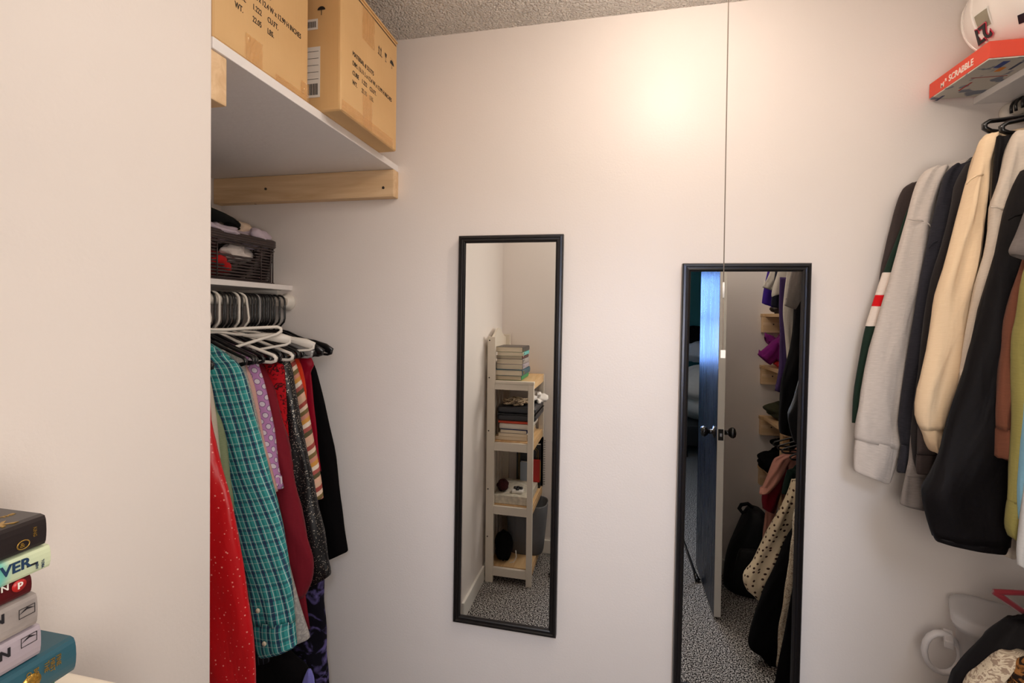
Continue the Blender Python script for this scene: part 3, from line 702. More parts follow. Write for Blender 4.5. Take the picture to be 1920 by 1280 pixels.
garment('long_black_dress', 'long black dress with a lavender edge low in the left recess', 'dress', 1.155, f_black,
        [(700, 400, 455), (900, 400, 490), (1100, 410, 510), (1200, 420, 520), (1232, 425, 545), (1262, 430, 575), (1300, 440, 588), (1400, 450, 590)], rack='L', hem=.35, second=False, b=.03)
d_ = [o for o in COL.objects if o.name == 'long_black_dress'][0]
tubeloft('lavender_trim', rows_px(P, 1.118, [(1254, 577, 582), (1268, 570, 588), (1285, 565, 590), (1320, 560, 592)]), 1.118, .006, fabric('lavender_cotton', (120, 118, 190)), d_, 5, n=6)

# more hooks packed along the rod, their garments hidden among the others
for yy in (1.187, 1.194, 1.224, 1.232, 1.258, 1.298, 1.312, 1.338, 1.362, 1.389, 1.402):
    hang('black_small', (RXL, yy, RZL), 'empty black plastic hanger in the packed row of hooks', 'empty black hangers in the left recess', rot=random.uniform(-.05, .05), tilt=random.uniform(-.03, .03))
hang('white_thin', (RXL+.01, 1.040, RZL), 'cream tube hanger turned outward, lowest of the empty white ones', None, rot=.78, tilt=-.36)
hang('white', (RXL, 1.115, RZL), 'flat white hanger turned outward just behind the cream tube hanger', None, rot=.55, tilt=-.22)
hang('white', (RXL, 1.27, RZL), 'grey white flat hanger whose end sticks out above the orange blouse', None, rot=.30, tilt=-.12)
hang('clear', (RXL, 1.33, RZL), 'smoky grey hanger between the black hooks', None, rot=.05)
hang('black', (RXL, 1.36, RZL), 'glossy black hanger with a wide end above the crimson blouse', None, rot=.22)
hang('black', (RXL, 1.452, RZL), 'empty wide-ended black hanger nearest the back wall', None, rot=-.02)

# ---------------------------------------------------------------- wicker basket on the lower shelf
bk = thing('wicker_basket', 'dark brown woven plastic basket on the left recess shelf', 'basket', (-1.25, 1.25, 1.611))
m_wick = mat('dark_brown_plastic_weave', (56, 44, 43), .38, spec=.5)
bx0, bx1, by0, by1, bz0, bz1 = -1.37, -1.125, 1.10, 1.425, 1.6115, 1.752
def perim(i, flare, n=64, off=0, rc=.03):
    """rounded rectangle perimeter"""
    x0, x1, y0, y1 = bx0-flare, bx1+flare, by0-flare, by1+flare; pts = []
    segs = [((x1-rc, y0+rc), -90), ((x1-rc, y1-rc), 0), ((x0+rc, y1-rc), 90), ((x0+rc, y0+rc), 180)]
    for si, ((cx, cy), a0) in enumerate(segs):
        for q in range(5):
            a = math.radians(a0+90*q/4); pts.append((cx+rc*cos(a), cy+rc*sin(a)))
        nx = segs[(si+1) % 4]; a1 = math.radians(a0+90); e0 = (cx+rc*cos(a1), cy+rc*sin(a1)); e1 = (nx[0][0]+rc*cos(math.radians(nx[1])), nx[0][1]+rc*sin(math.radians(nx[1])))
        for q in range(1, 12): pts.append((e0[0]+(e1[0]-e0[0])*q/12, e0[1]+(e1[1]-e0[1])*q/12))
    return pts
nst = 13
for i in range(nst):
    z = bz0+.008+i*(bz1-bz0-.028)/(nst-1); fl = -.012+.014*i/nst; pts = perim(i, fl); pp = []
    for q, (x, y) in enumerate(pts):
        cx, cy = (bx0+bx1)/2, (by0+by1)/2; d = Vector((x-cx, y-cy)).normalized(); w = .0022*(1 if (q+i) % 2 else -1)
        pp.append((x+d.x*w, y+d.y*w, z))
    if 8 <= i <= 10:    # the hand hole interrupts these strands on the +x side
        run = []; cur = []
        idx = list(range(len(pp)))
        start = next(q for q in idx if pp[q][0] > bx1-.02 and by0+.20 < pp[q][1])
        order = idx[start:]+idx[:start]
        keep = [q for q in order if not (pp[q][0] > bx1-.02 and by0+.09 < pp[q][1] < by0+.21)]
        tube('strand', [pp[q] for q in keep], .0036, m_wick, bk, 6, closed=False, nrm=(0, 0, 1))
    else: tube('strand', pp, .0036, m_wick, bk, 6, closed=True, nrm=(0, 0, 1))
pts = perim(0, .0)
V, F = merge([tubev([(x, y, bz0+.004), (x, y, bz1-.008)], .0022, 5) for x, y in pts[::2] if not (x > bx1-.02 and by0+.09 < y < by0+.21)])
mk('stakes', V, F, m_wick, bk, True)
for dz in (0, .007, .014): tube('rim', [(x, y, bz1-.014+dz) for x, y in perim(0, .003+.001*dz)], .0055, m_wick, bk, 8, closed=True, nrm=(0, 0, 1))
bbox('bottom', bx0+.005, bx1-.005, by0+.005, by1-.005, bz0, bz0+.004, m_wick, bk)
def cloth_blob(name, label, cat, c, r, m, parent=None, seed=0, lump=.25, group=None, seg=44, rings=26, flat=.0):
    """a crumpled heap of cloth: a deformed ellipsoid with creases"""
    rnd = random.Random(seed); V, F, UV = [], [], []
    ws = [(rnd.randint(2, 6), rnd.randint(1, 5), rnd.uniform(0, 6.28), rnd.uniform(0, 6.28)) for _ in range(6)]
    for i in range(rings+1):
        th_ = pi*i/rings
        for k in range(seg):
            ph = 2*pi*k/seg; f = sum(sin(a*ph+p)*sin(b_*th_+q) for a, b_, p, q in ws)/3 + .22*sin(9*ph+ws[0][2]+3*th_)*sin(7*th_+ws[1][2]+2*sin(3*ph))
            f = (abs(f)**.7)*(1 if f > 0 else -1)
            s = 1+lump*f; z = cos(th_)*r[2]*s
            V.append((c[0]+r[0]*s*sin(th_)*cos(ph), c[1]+r[1]*s*sin(th_)*sin(ph), max(c[2]+z, c[2]-r[2]*(1-flat)))); UV.append((k/seg*.4, th_*.1))
    for i in range(rings):
        for k in range(seg): q = i*seg+k; w = i*seg+(k+1) % seg; F.append((q, q+seg, w+seg, w))
    o = mk(name, V, F, m, parent, True, UV, base=None if parent else (c[0], c[1], c[2]-r[2]*(1-flat)))
    if label: tag(o, label, cat, group)
    return o
f_lil = fabric('pale_lilac_cloth', (196, 182, 194)); f_cream = fabric('cream_cloth', (214, 190, 166)); f_dk = fabric('dark_cloth', (26, 24, 22)); f_brite = fabric('red_cloth', (170, 30, 30)); f_tan = fabric('tan_strap', (196, 150, 124))
cloth_blob('folded_scarf', 'pale lilac scarf lying over the front of the wicker basket', 'scarf', (-1.19, 1.22, 1.757), (.065, .12, .024), f_lil, seed=3, lump=.35)
cloth_blob('lilac_cloth', 'crumpled lilac cloth at the far end of the wicker basket', 'cloth', (-1.165, 1.37, 1.755), (.04, .052, .032), f_lil, seed=4, lump=.4)
cloth_blob('cream_cloth', 'cream and tan cloth bunched up in the wicker basket', 'cloth', (-1.23, 1.35, 1.775), (.05, .065, .034), f_cream, seed=6, lump=.45)
cloth_blob('red_cloth', 'red cloth showing through the weave of the basket', 'cloth', (-1.23, 1.2, 1.665), (.10, .08, .045), f_brite, seed=8, lump=.2)
cloth_blob('white_cloth', 'white cloth seen through the hand hole of the basket', 'cloth', (-1.165, 1.29, 1.70), (.025, .055, .028), fabric('white_cloth', (216, 206, 200)), seed=9, lump=.3)
tube('dark_headband', [(-1.19+.0*k, 1.30+.03*cos(a), 1.775+.016*sin(a)) for k, a in enumerate([pi*q/8 for q in range(9)])], .005, f_dk, seg=8, flat=2, base=(-1.19, 1.3, 1.76))
tag(COL.objects['dark_headband'], 'dark looped headband on top of the basket heap', 'headband')
# black wide-brimmed hat lying at the back of the basket
ht = thing('black_hat', 'black felt hat resting behind the wicker basket heap', 'hat', (-1.30, 1.22, 1.77))
m_felt = fabric('black_green_felt', (24, 28, 18), (16, 18, 12))
def tilted(prof, c, tx, ty, seg=30):
    V, F = [], []; R = Euler((tx, ty, 0)).to_matrix()
    for (r, h) in prof:
        for k in range(seg): a = 2*pi*k/seg; V.append(Vector(c)+R @ Vector((r*cos(a), r*sin(a), h)))
    for i in range(len(prof)-1):
        for k in range(seg): a = i*seg+k; b = i*seg+(k+1) % seg; F.append((a, b, b+seg, a+seg))
    return V, F
V, F = tilted([(.17, -.002), (.172, 0), (.15, .004), (.10, .0), (.085, -.002)], (-1.285, 1.19, 1.822), -.16, .10); mk('brim', V, F, m_felt, ht, True)
V, F = tilted([(.087, -.004), (.086, .03), (.08, .055), (.05, .066), (0.001, .06)], (-1.285, 1.19, 1.822), -.16, .10); mk('crown', V, F, m_felt, ht, True)

# ---------------------------------------------------------------- right rack: shelf, rod, helmet, game box
XS = .938
rs = thing('right_shelf', 'white shelf board along the top of the right wall', 'shelf', (1.09, .75, 2.095))
bbox('board', XS, XR-.001, YR+.001, YB-.001, 2.095, 2.112, m_shelfwhite, rs, bev=.0015)
RXR, RZR = 1.02, 2.066
rr_ = thing('right_closet_rod', 'white rod under the top right shelf holding the sweatshirts', 'rod', (RXR, .75, RZR))
tube('rod', [(RXR, YR+.002, RZR), (RXR, YB-.002, RZR)], .0150, m_whitepl, rr_, 16)
lathe('rod_socket', [(0, 0), (.024, 0), (.0255, -.006), (.020, -.020), (.0150, -.022)], m_whitepl, rr_, (RXR, YB-.001, RZR), 'y', 20)
# word game box, its spine facing the room
gb = thing('board_game_box', 'flat red word game box overhanging the top right shelf', 'board game', (1.03, 1.385, 2.1125))
m_red = mat('red_gloss_card', (222, 66, 38), .4); m_red2 = mat('red_gloss_side', (206, 40, 22), .4)
gx0, gx1, gy0, gy1, gz0, gz1 = .832, 1.225, 1.285, 1.492, 2.1125, 2.154
bbox('lid', gx0, gx1, gy0, gy1, gz0+.003, gz1, m_red, gb, bev=.0012)
def gamebottom():
    m, n, l, b = new_mat('game_bottom_print'); tc = n.new('ShaderNodeTexCoord')
    br = n.new('ShaderNodeTexBrick'); l.new(tc.outputs['Object'], br.inputs['Vector']); br.inputs['Scale'].default_value = 28
    nt = n.new('ShaderNodeTexNoise'); nt.inputs['Scale'].default_value = 22; l.new(tc.outputs['Object'], nt.inputs['Vector'])
    r = n.new('ShaderNodeValToRGB'); e = r.color_ramp.elements; e[0].position = .56; e[1].position = .6; e[0].color = lin((196, 190, 178)); e[1].color = lin((110, 116, 130))
    l.new(nt.outputs[0], r.inputs[0]); l.new(r.outputs[0], b.inputs['Base Color']); b.inputs['Roughness'].default_value = .5; return m
bbox('tray', gx0+.0012, gx1-.001, gy0+.0012, gy1-.001, gz0, gz0+.004, gamebottom(), gb)
m_wink = mat('white_print', (240, 226, 214), .5)
a = P(1818, 128, x=gx0); 
text('SCRABBLE', .0225, (gx0-.0003, P(1779, 158, x=gx0).y, gz0+.0125), (0, -1, 0), (0, 0, 1), m_wink, gb, sx=.82, bold=.0004)
# small crossed mark at the start of the spine
q = P(1768, 165, x=gx0); text('M', .016, (gx0-.0003, q.y+.008, gz0+.010), (0, -1, 0), (0, 0, 1), m_wink, gb, bold=.0005); text('R', .011, (gx0-.0003, q.y-.0075, gz0+.019), (0, -1, 0), (0, 0, 1), m_wink, gb, bold=.0002)
for (yy, xx, w, h, c) in ((1.30, .87, .03, .014, (44, 70, 140)), (1.33, .885, .02, .012, (230, 140, 50)), (1.47, .85, .03, .006, (60, 64, 100)), (1.40, .87, .045, .004, (180, 60, 50)), (1.31, .91, .035, .006, (60, 66, 90))):
    bbox('printed_panel', xx, xx+h, yy, yy+w, gz0-.0006, gz0, mat('print_ink', c, .6), gb)
bbox('printed_line', .855, .93, 1.375, 1.377, gz0-.0006, gz0, mat('print_red', (170, 60, 50), .6), gb)
# white football helmet, upside down on the game box
hm = thing('football_helmet', 'glossy white football helmet upside down on the red game box', 'helmet', (.955, 1.30, 2.155))
m_hel = mat('glossy_white_shell', (238, 230, 222), .16, coat=.6)
hc = Vector((.965, 1.36, 2.282)); V, F = [], []; seg = 40; rings = 22
hr = Vector((.115, .135, .128))
def hpt(th_, ph): return hc + Vector((hr.x*sin(th_)*cos(ph), hr.y*sin(th_)*sin(ph), -hr.z*cos(th_)))
for i in range(rings+1):
    for k in range(seg):
        th_ = .001+(pi*.66)*i/rings; V.append(hpt(th_, 2*pi*k/seg))
for i in range(rings):
    for k in range(seg): q = i*seg+k; w = i*seg+(k+1) % seg; F.append((q, w, w+seg, q+seg))
sh = mk('shell', V, F, m_hel, hm, True); md = sh.modifiers.new('thick', 'SOLIDIFY'); md.thickness = .004; md.offset = -1
tube('rim_edge', [hpt(.001+pi*.66, 2*pi*k/seg) for k in range(seg)], .004, mat('clear_rim', (200, 196, 190), .2), hm, 8, closed=True)
# raised ridge of the shell
for dx in (-.25, .25):
    tube('ridge', [hpt(.15+1.7*k/14, pi-.35+dx) + Vector((0, 0, 0)) for k in range(15)], .0035, m_hel, hm, 6)
def on_shell(th_, ph, w, h, m, name, lift=.0012, n=5):
    V, F = [], []
    for i in range(n+1):
        for j in range(n+1):
            t_, p_ = th_+h*(i/n-.5), ph+w*(j/n-.5); q = hpt(t_, p_); V.append(q+(q-hc).normalized()*lift)
    for i in range(n):
        for j in range(n): q = i*(n+1)+j; F.append((q, q+1, q+n+2, q+n+1))
    return mk(name, V, F, m, hm, True)
def ang(px, py):     # spherical angles of the shell point seen at a pixel
    d = ray(px, py); o = Vector((0, 0, HC))-hc
    A = sum((d[i]/hr[i])**2 for i in range(3)); B = 2*sum(d[i]*o[i]/hr[i]**2 for i in range(3)); C = sum((o[i]/hr[i])**2 for i in range(3))-1
    D = B*B-4*A*C
    if D < 0: return None
    s = (-B-sqrt(D))/(2*A); q = o+d*s; return math.acos(max(-1, min(1, -q.z/hr.z))), math.atan2(q.y/hr.y, q.x/hr.x), q+hc
a1 = ang(1842, 38)
if a1: on_shell(a1[0], a1[1], .26, .30, mat('grey_sticker', (150, 142, 122), .5), 'warning_sticker'); on_shell(a1[0], a1[1], .32, .36, m_label, 'sticker_border', .0006)
a2 = ang(1843, 64)
if a2:
    nn = (a2[2]-hc); nn = Vector((nn.x/hr.x**2, nn.y/hr.y**2, nn.z/hr.z**2)).normalized(); rt = nn.cross(Vector((0, 0, 1))).normalized(); up = -(nn.cross(rt)).normalized()
    up2 = rt.cross(nn).normalized()
    # printed upright for the wearer, so it reads upside down here
    rgt = Vector((0, 0, -1)).cross(nn); rgt = (rgt-nn*rgt.dot(nn)).normalized(); upv = nn.cross(rgt).normalized()
    text('27', .047, a2[2]+nn*.001-rgt*.024-upv*.017, rgt, upv, mat('decal_red_edge', (200, 60, 80), .4), hm, name='number', bold=.0030, ext=.0008)
    text('27', .047, a2[2]+nn*.002-rgt*.024-upv*.017, rgt, upv, mat('decal_black', (24, 20, 22), .4), hm, name='number', bold=.0012, ext=.0012)
a3 = ang(1917, 34)
if a3: on_shell(a3[0], a3[1], .14, .16, mat('decal_dark', (34, 24, 34), .4), 'side_decal')

# ---- right rack garments, from the back wall toward the camera
f_oat = fabric('oatmeal_heather', (210, 200, 192), (182, 172, 164), .7); f_navy = fabric('navy_heather', (50, 49, 56), (32, 32, 38), .7)
f_char = fabric('charcoal_fleece', (46, 42, 42), (36, 33, 33)); f_charb = fabric('brown_charcoal', (66, 56, 54), (50, 44, 42)); f_green = fabric('bottle_green', (32, 50, 40), (24, 40, 32))
f_wht = fabric('white_knit', (232, 218, 206)); f_redk = fabric('red_knit', (214, 24, 30)); f_crm = fabric('cream_fleece', (232, 206, 172), (220, 190, 152), .5)
f_ivory = fabric('ivory_heather', (206, 192, 176), (184, 170, 156), .6); f_bk2 = fabric('black_nylon', (17, 14, 15), (12, 10, 11), rough=.65, spec=.12, sheen=0)
f_rust = fabric('rust_brown_fleece', (112, 68, 50), (94, 55, 40)); f_olive = fabric('olive_green_fleece', (142, 133, 76), (122, 114, 62)); f_blue = fabric('sky_blue_jersey', (128, 176, 200)); f_pale = fabric('pale_grey_jersey', (196, 196, 196))
f_gtee = fabric('grey_marl_jersey', (112, 104, 100), (88, 82, 80)); f_hgrey = fabric('heather_grey', (150, 142, 138), (120, 112, 110), .7)
garment('charcoal_sweatshirt', 'charcoal grey sweatshirt hanging closest to the back wall on the right', 'sweatshirt', 1.462, f_charb,
        [(342, 1711, 1750), (355, 1692, 1740), (388, 1678, 1730), (427, 1669, 1722), (470, 1659, 1715), (519, 1650, 1705), (600, 1640, 1690), (700, 1632, 1680), (780, 1630, 1676)], hem=1.25, b=.013, tb=.010)
gg = garment('green_striped_sweater', 'dark green sweater with a white red white sleeve stripe', 'sweater', 1.428, f_green,
        [(385, 1706, 1760), (404, 1698, 1750), (443, 1685, 1742), (509, 1657, 1725), (555, 1642, 1715), (611, 1624, 1700), (657, 1613, 1690), (730, 1602, 1680), (785, 1597, 1670), ((792, 800), 1597, 1668)],
        hem=1.02, b=.014, tb=.011, bands=None)
def band_part(r0, r1, mm, root, yc, rows, nm='sleeve_stripe'):
    """a coloured band wrapped round the sleeve between two picture heights"""
    def at(y):
        for (a, b) in zip(rows, rows[1:]):
            if a[0] <= y <= b[0]: f = (y-a[0])/(b[0]-a[0]); return (y, a[1]+(b[1]-a[1])*f-1.2, a[2]+(b[2]-a[2])*f)
    R = rows_px(P, yc, [at(r0), at((r0+r1)/2), at(r1)]); tubeloft(nm, R, yc, .0158, mm, root, 17*GN[0], .0, 6, 22, b0=1, b1=1, captop=False, lip=False, flute=.4)
grows = [(404, 1698, 1750), (443, 1685, 1742), (509, 1657, 1725), (555, 1642, 1715), (611, 1624, 1700), (657, 1613, 1690)]
band_part(511, 553, f_wht, gg, 1.428, grows); band_part(553, 574, f_redk, gg, 1.428, grows); band_part(574, 611, f_wht, gg, 1.428, grows)
garment('oatmeal_sweatshirt', 'oatmeal heather sweatshirt with a wide ribbed cuff, by the green striped sweater', 'sweatshirt', 1.385, f_oat,
        [(312, 1752, 1778), (319, 1737, 1775), (335, 1724, 1768), (371, 1711, 1757), (411, 1701, 1750), (496, 1678, 1741), (585, 1652, 1728), (660, 1629, 1712), (760, 1610, 1698), (800, 1602, 1692), ((822, 842), 1602, 1687)],
        cuff=[((820, 838), 1603, 1686), ((838, 856), 1601, 1683), ((858, 876), 1600, 1677), ((878, 903), 1600, 1668), ((883, 906), 1603, 1662)], hem=1.10, b=.020)
garment('navy_sweater', 'navy heather sweater between the oatmeal and charcoal ones', 'sweater', 1.345, f_navy,
        [(308, 1790, 1812), (315, 1780, 1808), (332, 1767, 1800), (371, 1757, 1790), (414, 1747, 1785), (470, 1737, 1778), (535, 1724, 1765), (650, 1706, 1745), (770, 1687, 1728), (800, 1685, 1722), (835, 1690, 1716)],
        cuff=[(833, 1689, 1715), (850, 1687, 1712), (868, 1684, 1706), (884, 1682, 1700)], hem=1.14, b=.014)
garment('heather_grey_hoodie', 'mid grey hoodie whose sleeve end hangs below the navy cuff', 'hoodie', 1.315, f_hgrey,
        [(330, 1800, 1830), (420, 1785, 1825), (560, 1760, 1800), (700, 1738, 1775), (800, 1712, 1750), (860, 1706, 1745), (895, 1698, 1742)],
        cuff=[(893, 1698, 1740), (915, 1693, 1738), (935, 1689, 1736), ((945, 957), 1688, 1732)], hem=1.10, b=.011)
garment('charcoal_pullover', 'slim charcoal pullover sleeve just left of the cream sweatshirt', 'pullover', 1.285, f_char,
        [(306, 1812, 1840), (315, 1806, 1838), (348, 1790, 1830), (388, 1783, 1822), (463, 1764, 1810), (535, 1744, 1792), (657, 1728, 1775), (790, 1711, 1760), (850, 1712, 1755), (878, 1718, 1752)], hem=1.1, b=.014)
garment('brown_grey_jumper', 'brown grey jumper with its ribbed cuff beneath the cream cuff', 'jumper', 1.25, f_charb,
        [(300, 1825, 1852), (400, 1805, 1840), (560, 1765, 1815), (700, 1735, 1785), (790, 1722, 1770), (850, 1719, 1764)],
        cuff=[(852, 1719, 1762), (870, 1718, 1758), (888, 1720, 1748)], hem=1.1, b=.011)
garment('cream_sweatshirt', 'cream sweatshirt with pointed cuff in the middle of the right rack', 'sweatshirt', 1.205, f_crm,
        [(251, 1852, 1876), (262, 1842, 1872), (279, 1836, 1864), (306, 1829, 1852), (342, 1816, 1847), (381, 1806, 1844), (437, 1790, 1840), (503, 1770, 1832), (552, 1754, 1827), (594, 1747, 1824), (657, 1738, 1820), (730, 1722, 1798), (780, 1719, 1783), ((806, 800), 1729, 1773)],
        cuff=[((804, 798), 1728, 1774), ((815, 812), 1735, 1769), ((832, 830), 1742, 1762), ((846, 850), 1750, 1757)], hem=1.30, b=.022)
garment('black_hoodie', 'black hoodie shoulder squeezed behind the cream sweatshirt', 'hoodie', 1.17, f_bk2,
        [(256, 1868, 1900), (275, 1866, 1900), (320, 1862, 1890), (390, 1860, 1880), (470, 1850, 1872), (560, 1838, 1866)], hem=1.35, b=.012)
garment('ivory_sweatshirt', 'ivory heather sweatshirt immediately left of the big black jacket', 'sweatshirt', 1.15, f_ivory,
        [(246, 1905, 1935), (256, 1898, 1930), (283, 1888, 1925), (322, 1879, 1919), (365, 1865, 1908), (388, 1857, 1900), (470, 1849, 1885), (519, 1836, 1870), (568, 1829, 1860), (634, 1815, 1845), (720, 1800, 1830)], hem=1.3, b=.018)
garment('black_nylon_jacket', 'large black jacket with a gathered elastic hem, lowest on the upper right rack', 'jacket', 1.10, f_bk2,
        [(318, 1920, 1960), (348, 1908, 1960), (391, 1895, 1960), (476, 1869, 1955), (601, 1833, 1945), (660, 1815, 1935), (730, 1798, 1925), (825, 1769, 1910), (890, 1744, 1902), (922, 1729, 1899), (970, 1740, 1897), ((1006, 1022), 1751, 1893)],
        cuff=[((1005, 1020), 1751, 1893), ((1010, 1028), 1753, 1891), ((1014, 1037), 1756, 1887)], hem=1.2, b=.030, fold=.3)
garment('beige_sweater', 'beige top whose corner shows below the black jacket hem', 'top', 1.125, f_ivory,
        [(400, 1900, 1940), (700, 1890, 1930), (900, 1884, 1925), (1000, 1880, 1915), ((1040, 1047), 1880, 1901)], hem=1.2, b=.008, second=False)
garment('rust_brown_sweatshirt', 'rust brown sweatshirt with ribbed cuff in front of the black jacket', 'sweatshirt', 1.055, f_rust,
        [(470, 1925, 1960), (525, 1911, 1955), (578, 1896, 1945), (611, 1888, 1935), (657, 1882, 1925), (690, 1876, 1918), (755, 1869, 1906), ((804, 806), 1870, 1901)],
        cuff=[((803, 805), 1872, 1899), (825, 1871, 1898), ((856, 866), 1870, 1896)], hem=1.35, b=.018)
garment('grey_tee', 'mid grey tee shirt with short sleeve at the right picture edge', 'tee shirt', 1.04, f_gtee,
        [(360, 1935, 1990), (404, 1920, 1980), (437, 1908, 1975), (466, 1895, 1972), ((476, 496), 1896, 1965)], hem=1.3, b=.018)
garment('olive_sweatshirt', 'olive green sweatshirt sleeve at the right picture edge', 'sweatshirt', 1.02, f_olive,
        [(440, 1950, 2000), (520, 1922, 1975), (600, 1912, 1962), (640, 1907, 1955), (790, 1902, 1945), (900, 1895, 1938), (940, 1892, 1934)],
        cuff=[(938, 1892, 1932), (965, 1890, 1929), (990, 1890, 1924), ((1008, 1018), 1896, 1920)], hem=1.2, b=.020)
garment('sky_blue_shirt', 'sky blue top showing a sliver beside the olive sleeve', 'top', 1.0, f_blue,
        [(500, 1960, 2010), (700, 1930, 1980), (880, 1914, 1965), (930, 1911, 1960), (975, 1912, 1958)], hem=1.3, b=.015)
garment('pale_grey_shirt', 'pale grey top, lowest sliver at the right picture edge', 'top', .985, f_pale,
        [(560, 1975, 2020), (800, 1935, 1985), (980, 1915, 1970), (1030, 1909, 1960), ((1060, 1078), 1910, 1955)], hem=1.15, b=.012)
def seam(name, yc, b, pts):
    rt_ = COL.objects[name]; tube('seam', [P(px, py, y=yc-b) for px, py in pts], .0012, rt_.children[1].data.materials[0], rt_, 6, flat=1.5)
seam('oatmeal_sweatshirt', 1.385, .019, [(1702, 410), (1715, 413), (1730, 413), (1742, 420), (1750, 432)])
seam('navy_sweater', 1.345, .014, [(1741, 466), (1750, 455), (1762, 450), (1776, 446)])
seam('cream_sweatshirt', 1.205, .021, [(1812, 345), (1820, 336), (1832, 329), (1844, 327)])
seam('ivory_sweatshirt', 1.15, .018, [(1858, 388), (1868, 388), (1880, 392), (1892, 400)])
seam('black_nylon_jacket', 1.10, .022, [(1890, 412), (1902, 405), (1925, 400)])
# visible empty hangers near the game box
for i, yy in enumerate((1.225, 1.17, 1.12, 1.075, 1.03, .99, .96)):
    hang('black_small', (RXR, yy, RZR), 'empty black hanger on the right rod under the game box', 'empty black hangers on the right rod', rot=random.uniform(-.2, .35))
hang('black_thin', (RXR, 1.245, RZR), 'glossy black hanger sticking out above the cream sweatshirt', None, rot=.10, tilt=.20)
hang('black_thin', (RXR, 1.20, RZR), 'second glossy black hanger above the cream sweatshirt, nearer the camera', None, rot=.05, tilt=.12)
hang('black_thin', (RXR, 1.448, RZR), 'black tube hanger tip beside the back wall', None, rot=.0)

# ---- upper right rack nearer the camera: seen in the right mirror
f_pgr = fabric('pale_grey_tee', (188, 180, 170), (160, 152, 144)); f_pur = fabric('purple_jersey', (66, 38, 140)); f_purd = fabric('dark_purple_fleece', (64, 46, 88)); f_nav2 = fabric('dark_navy_jersey', (34, 34, 48))
def mgar(name, label, cat, yc, m, rows, **k):
    k.setdefault('whem', .12); k.setdefault('wtip', .14)
    return garment(name, label, cat, yc, m, rows, fn=M, **k)
# rows are measured in the mirror, so left and right outline are given in the mirror's own order
mgar('purple_tee', 'bright purple tee sleeve seen in the right mirror below the pale tees', 'tee shirt', .30, f_pur, [(505, 1440, 1465), (542, 1432, 1462), ((568, 576), 1429, 1450)], hem=1.35, b=.012)
mgar('pale_grey_tee', 'pale grey tee at the far end of the rack in the right mirror', 'tee shirt', .36, f_pgr, [(490, 1450, 1475), (512, 1443, 1470), ((538, 545), 1430, 1452)], hem=1.4, b=.015)
mgar('dark_navy_tee', 'dark navy tee between the pale tees in the right mirror', 'tee shirt', .42, f_nav2, [(500, 1455, 1480), (550, 1448, 1478), ((573, 580), 1446, 1466)], hem=1.42, b=.012)
mgar('stone_tee', 'stone coloured tee in the middle of the mirrored rack', 'tee shirt', .47, f_pgr, [(490, 1464, 1490), (512, 1458, 1484), (545, 1448, 1474), ((556, 548), 1447, 1472)], hem=1.42, b=.015)
mgar('purple_sweatshirt', 'long dark purple sweatshirt sleeve seen in the right mirror', 'sweatshirt', .53, f_purd, [(520, 1462, 1490), (575, 1461, 1482), (640, 1463, 1480), (690, 1461, 1476), ((732, 737), 1453, 1466)], hem=1.3, b=.014)
mgar('light_grey_hoodie', 'light grey hoodie sleeve next to the purple one in the right mirror', 'hoodie', .62, f_pgr, [(500, 1478, 1505), (575, 1469, 1495), (622, 1472, 1492), (677, 1476, 1486)], hem=1.45, b=.014)
mgar('black_coat', 'long black coat in the right mirror, reaching lowest on the upper rack', 'coat', .70, f_black, [(500, 1492, 1520), (632, 1486, 1512), (715, 1467, 1500), (790, 1461, 1495), ((812, 818), 1463, 1490)], hem=1.12, b=.03)
mgar('dusk_grey_tee', 'taupe tee nearest the mirror edge on the upper rack', 'tee shirt', .76, f_gtee, [(490, 1490, 1515), (520, 1482, 1510), (560, 1474, 1502), ((572, 580), 1471, 1492)], hem=1.4, b=.015)

# ---------------------------------------------------------------- rear corner shelves (seen in the right mirror)
zsh = [1.539, 1.243, .951, .661]
for i, z in enumerate(zsh):
    nm = ['topmost', 'second from the top', 'third from the top', 'lowest'][i]
    t = thing('corner_shelf', 'pine corner shelf in the right mirror, %s of four' % nm, 'shelf', (1.05, .1, z))
    bbox('board', .862, XR-.001, YR+.0395, .245, z-.018, z, m_pine_y, t, bev=.0015)
    bbox('board', .846, XR-.001, YR+.001, YR+.0395, z-.018, z, m_pine_y, t, bev=.0015)
    bbox('batten', .85, XR-.002, YR+.001, YR+.038, z-.108, z-.0185, m_pine, t, bev=.002)
    bbox('batten', XR-.038, XR-.002, YR+.0385, .24, z-.108, z-.0185, m_pine_y, t, bev=.002)
    lathe('screw_hole', [(0, .0), (.004, .0), (.004, .001), (0, .001)], m_screw, t, (.905, YR+.0385, z-.06), 'y', 8)
batten('shelf_post', 'upright pine post holding the front of the corner shelves', .872, .908, .247, .285, 0, 1.545, m_pine_z, cat='wood post')
bbox_t('rod_batten', .872, XR-.002, .287, .325, .915, 1.0, m_pine, bev=.002, base=(1.05, .3, .915), label='pine crosspiece bolted to the corner shelf post above the lower rod', cat='wood batten')
f_mag = fabric('magenta_fleece', (122, 30, 112), (104, 22, 96)); f_olv = fabric('army_green_cotton', (66, 66, 48), (48, 50, 36))
fg = thing('magenta_jacket', 'folded magenta jacket with sleeve hanging over the second corner shelf', 'jacket', (.93, .12, zsh[1]))
cloth_blob('body', None, None, (.99, .12, zsh[1]+.10), (.115, .10, .10), f_mag, fg, seed=12, lump=.18)
tubeloft('sleeve', rows_px(M, .12, [((640, 628), 1448, 1464), ((650, 665), 1436, 1462), ((664, 684), 1421, 1444)]), .12, .035, f_mag, fg, 33, n=12, fold=.25)
tubeloft('sleeve', rows_px(M, .05, [((630, 640), 1450, 1464), ((626, 650), 1437, 1452), ((632, 645), 1434, 1440)]), .05, .03, f_mag, fg, 37, n=8, fold=.25)
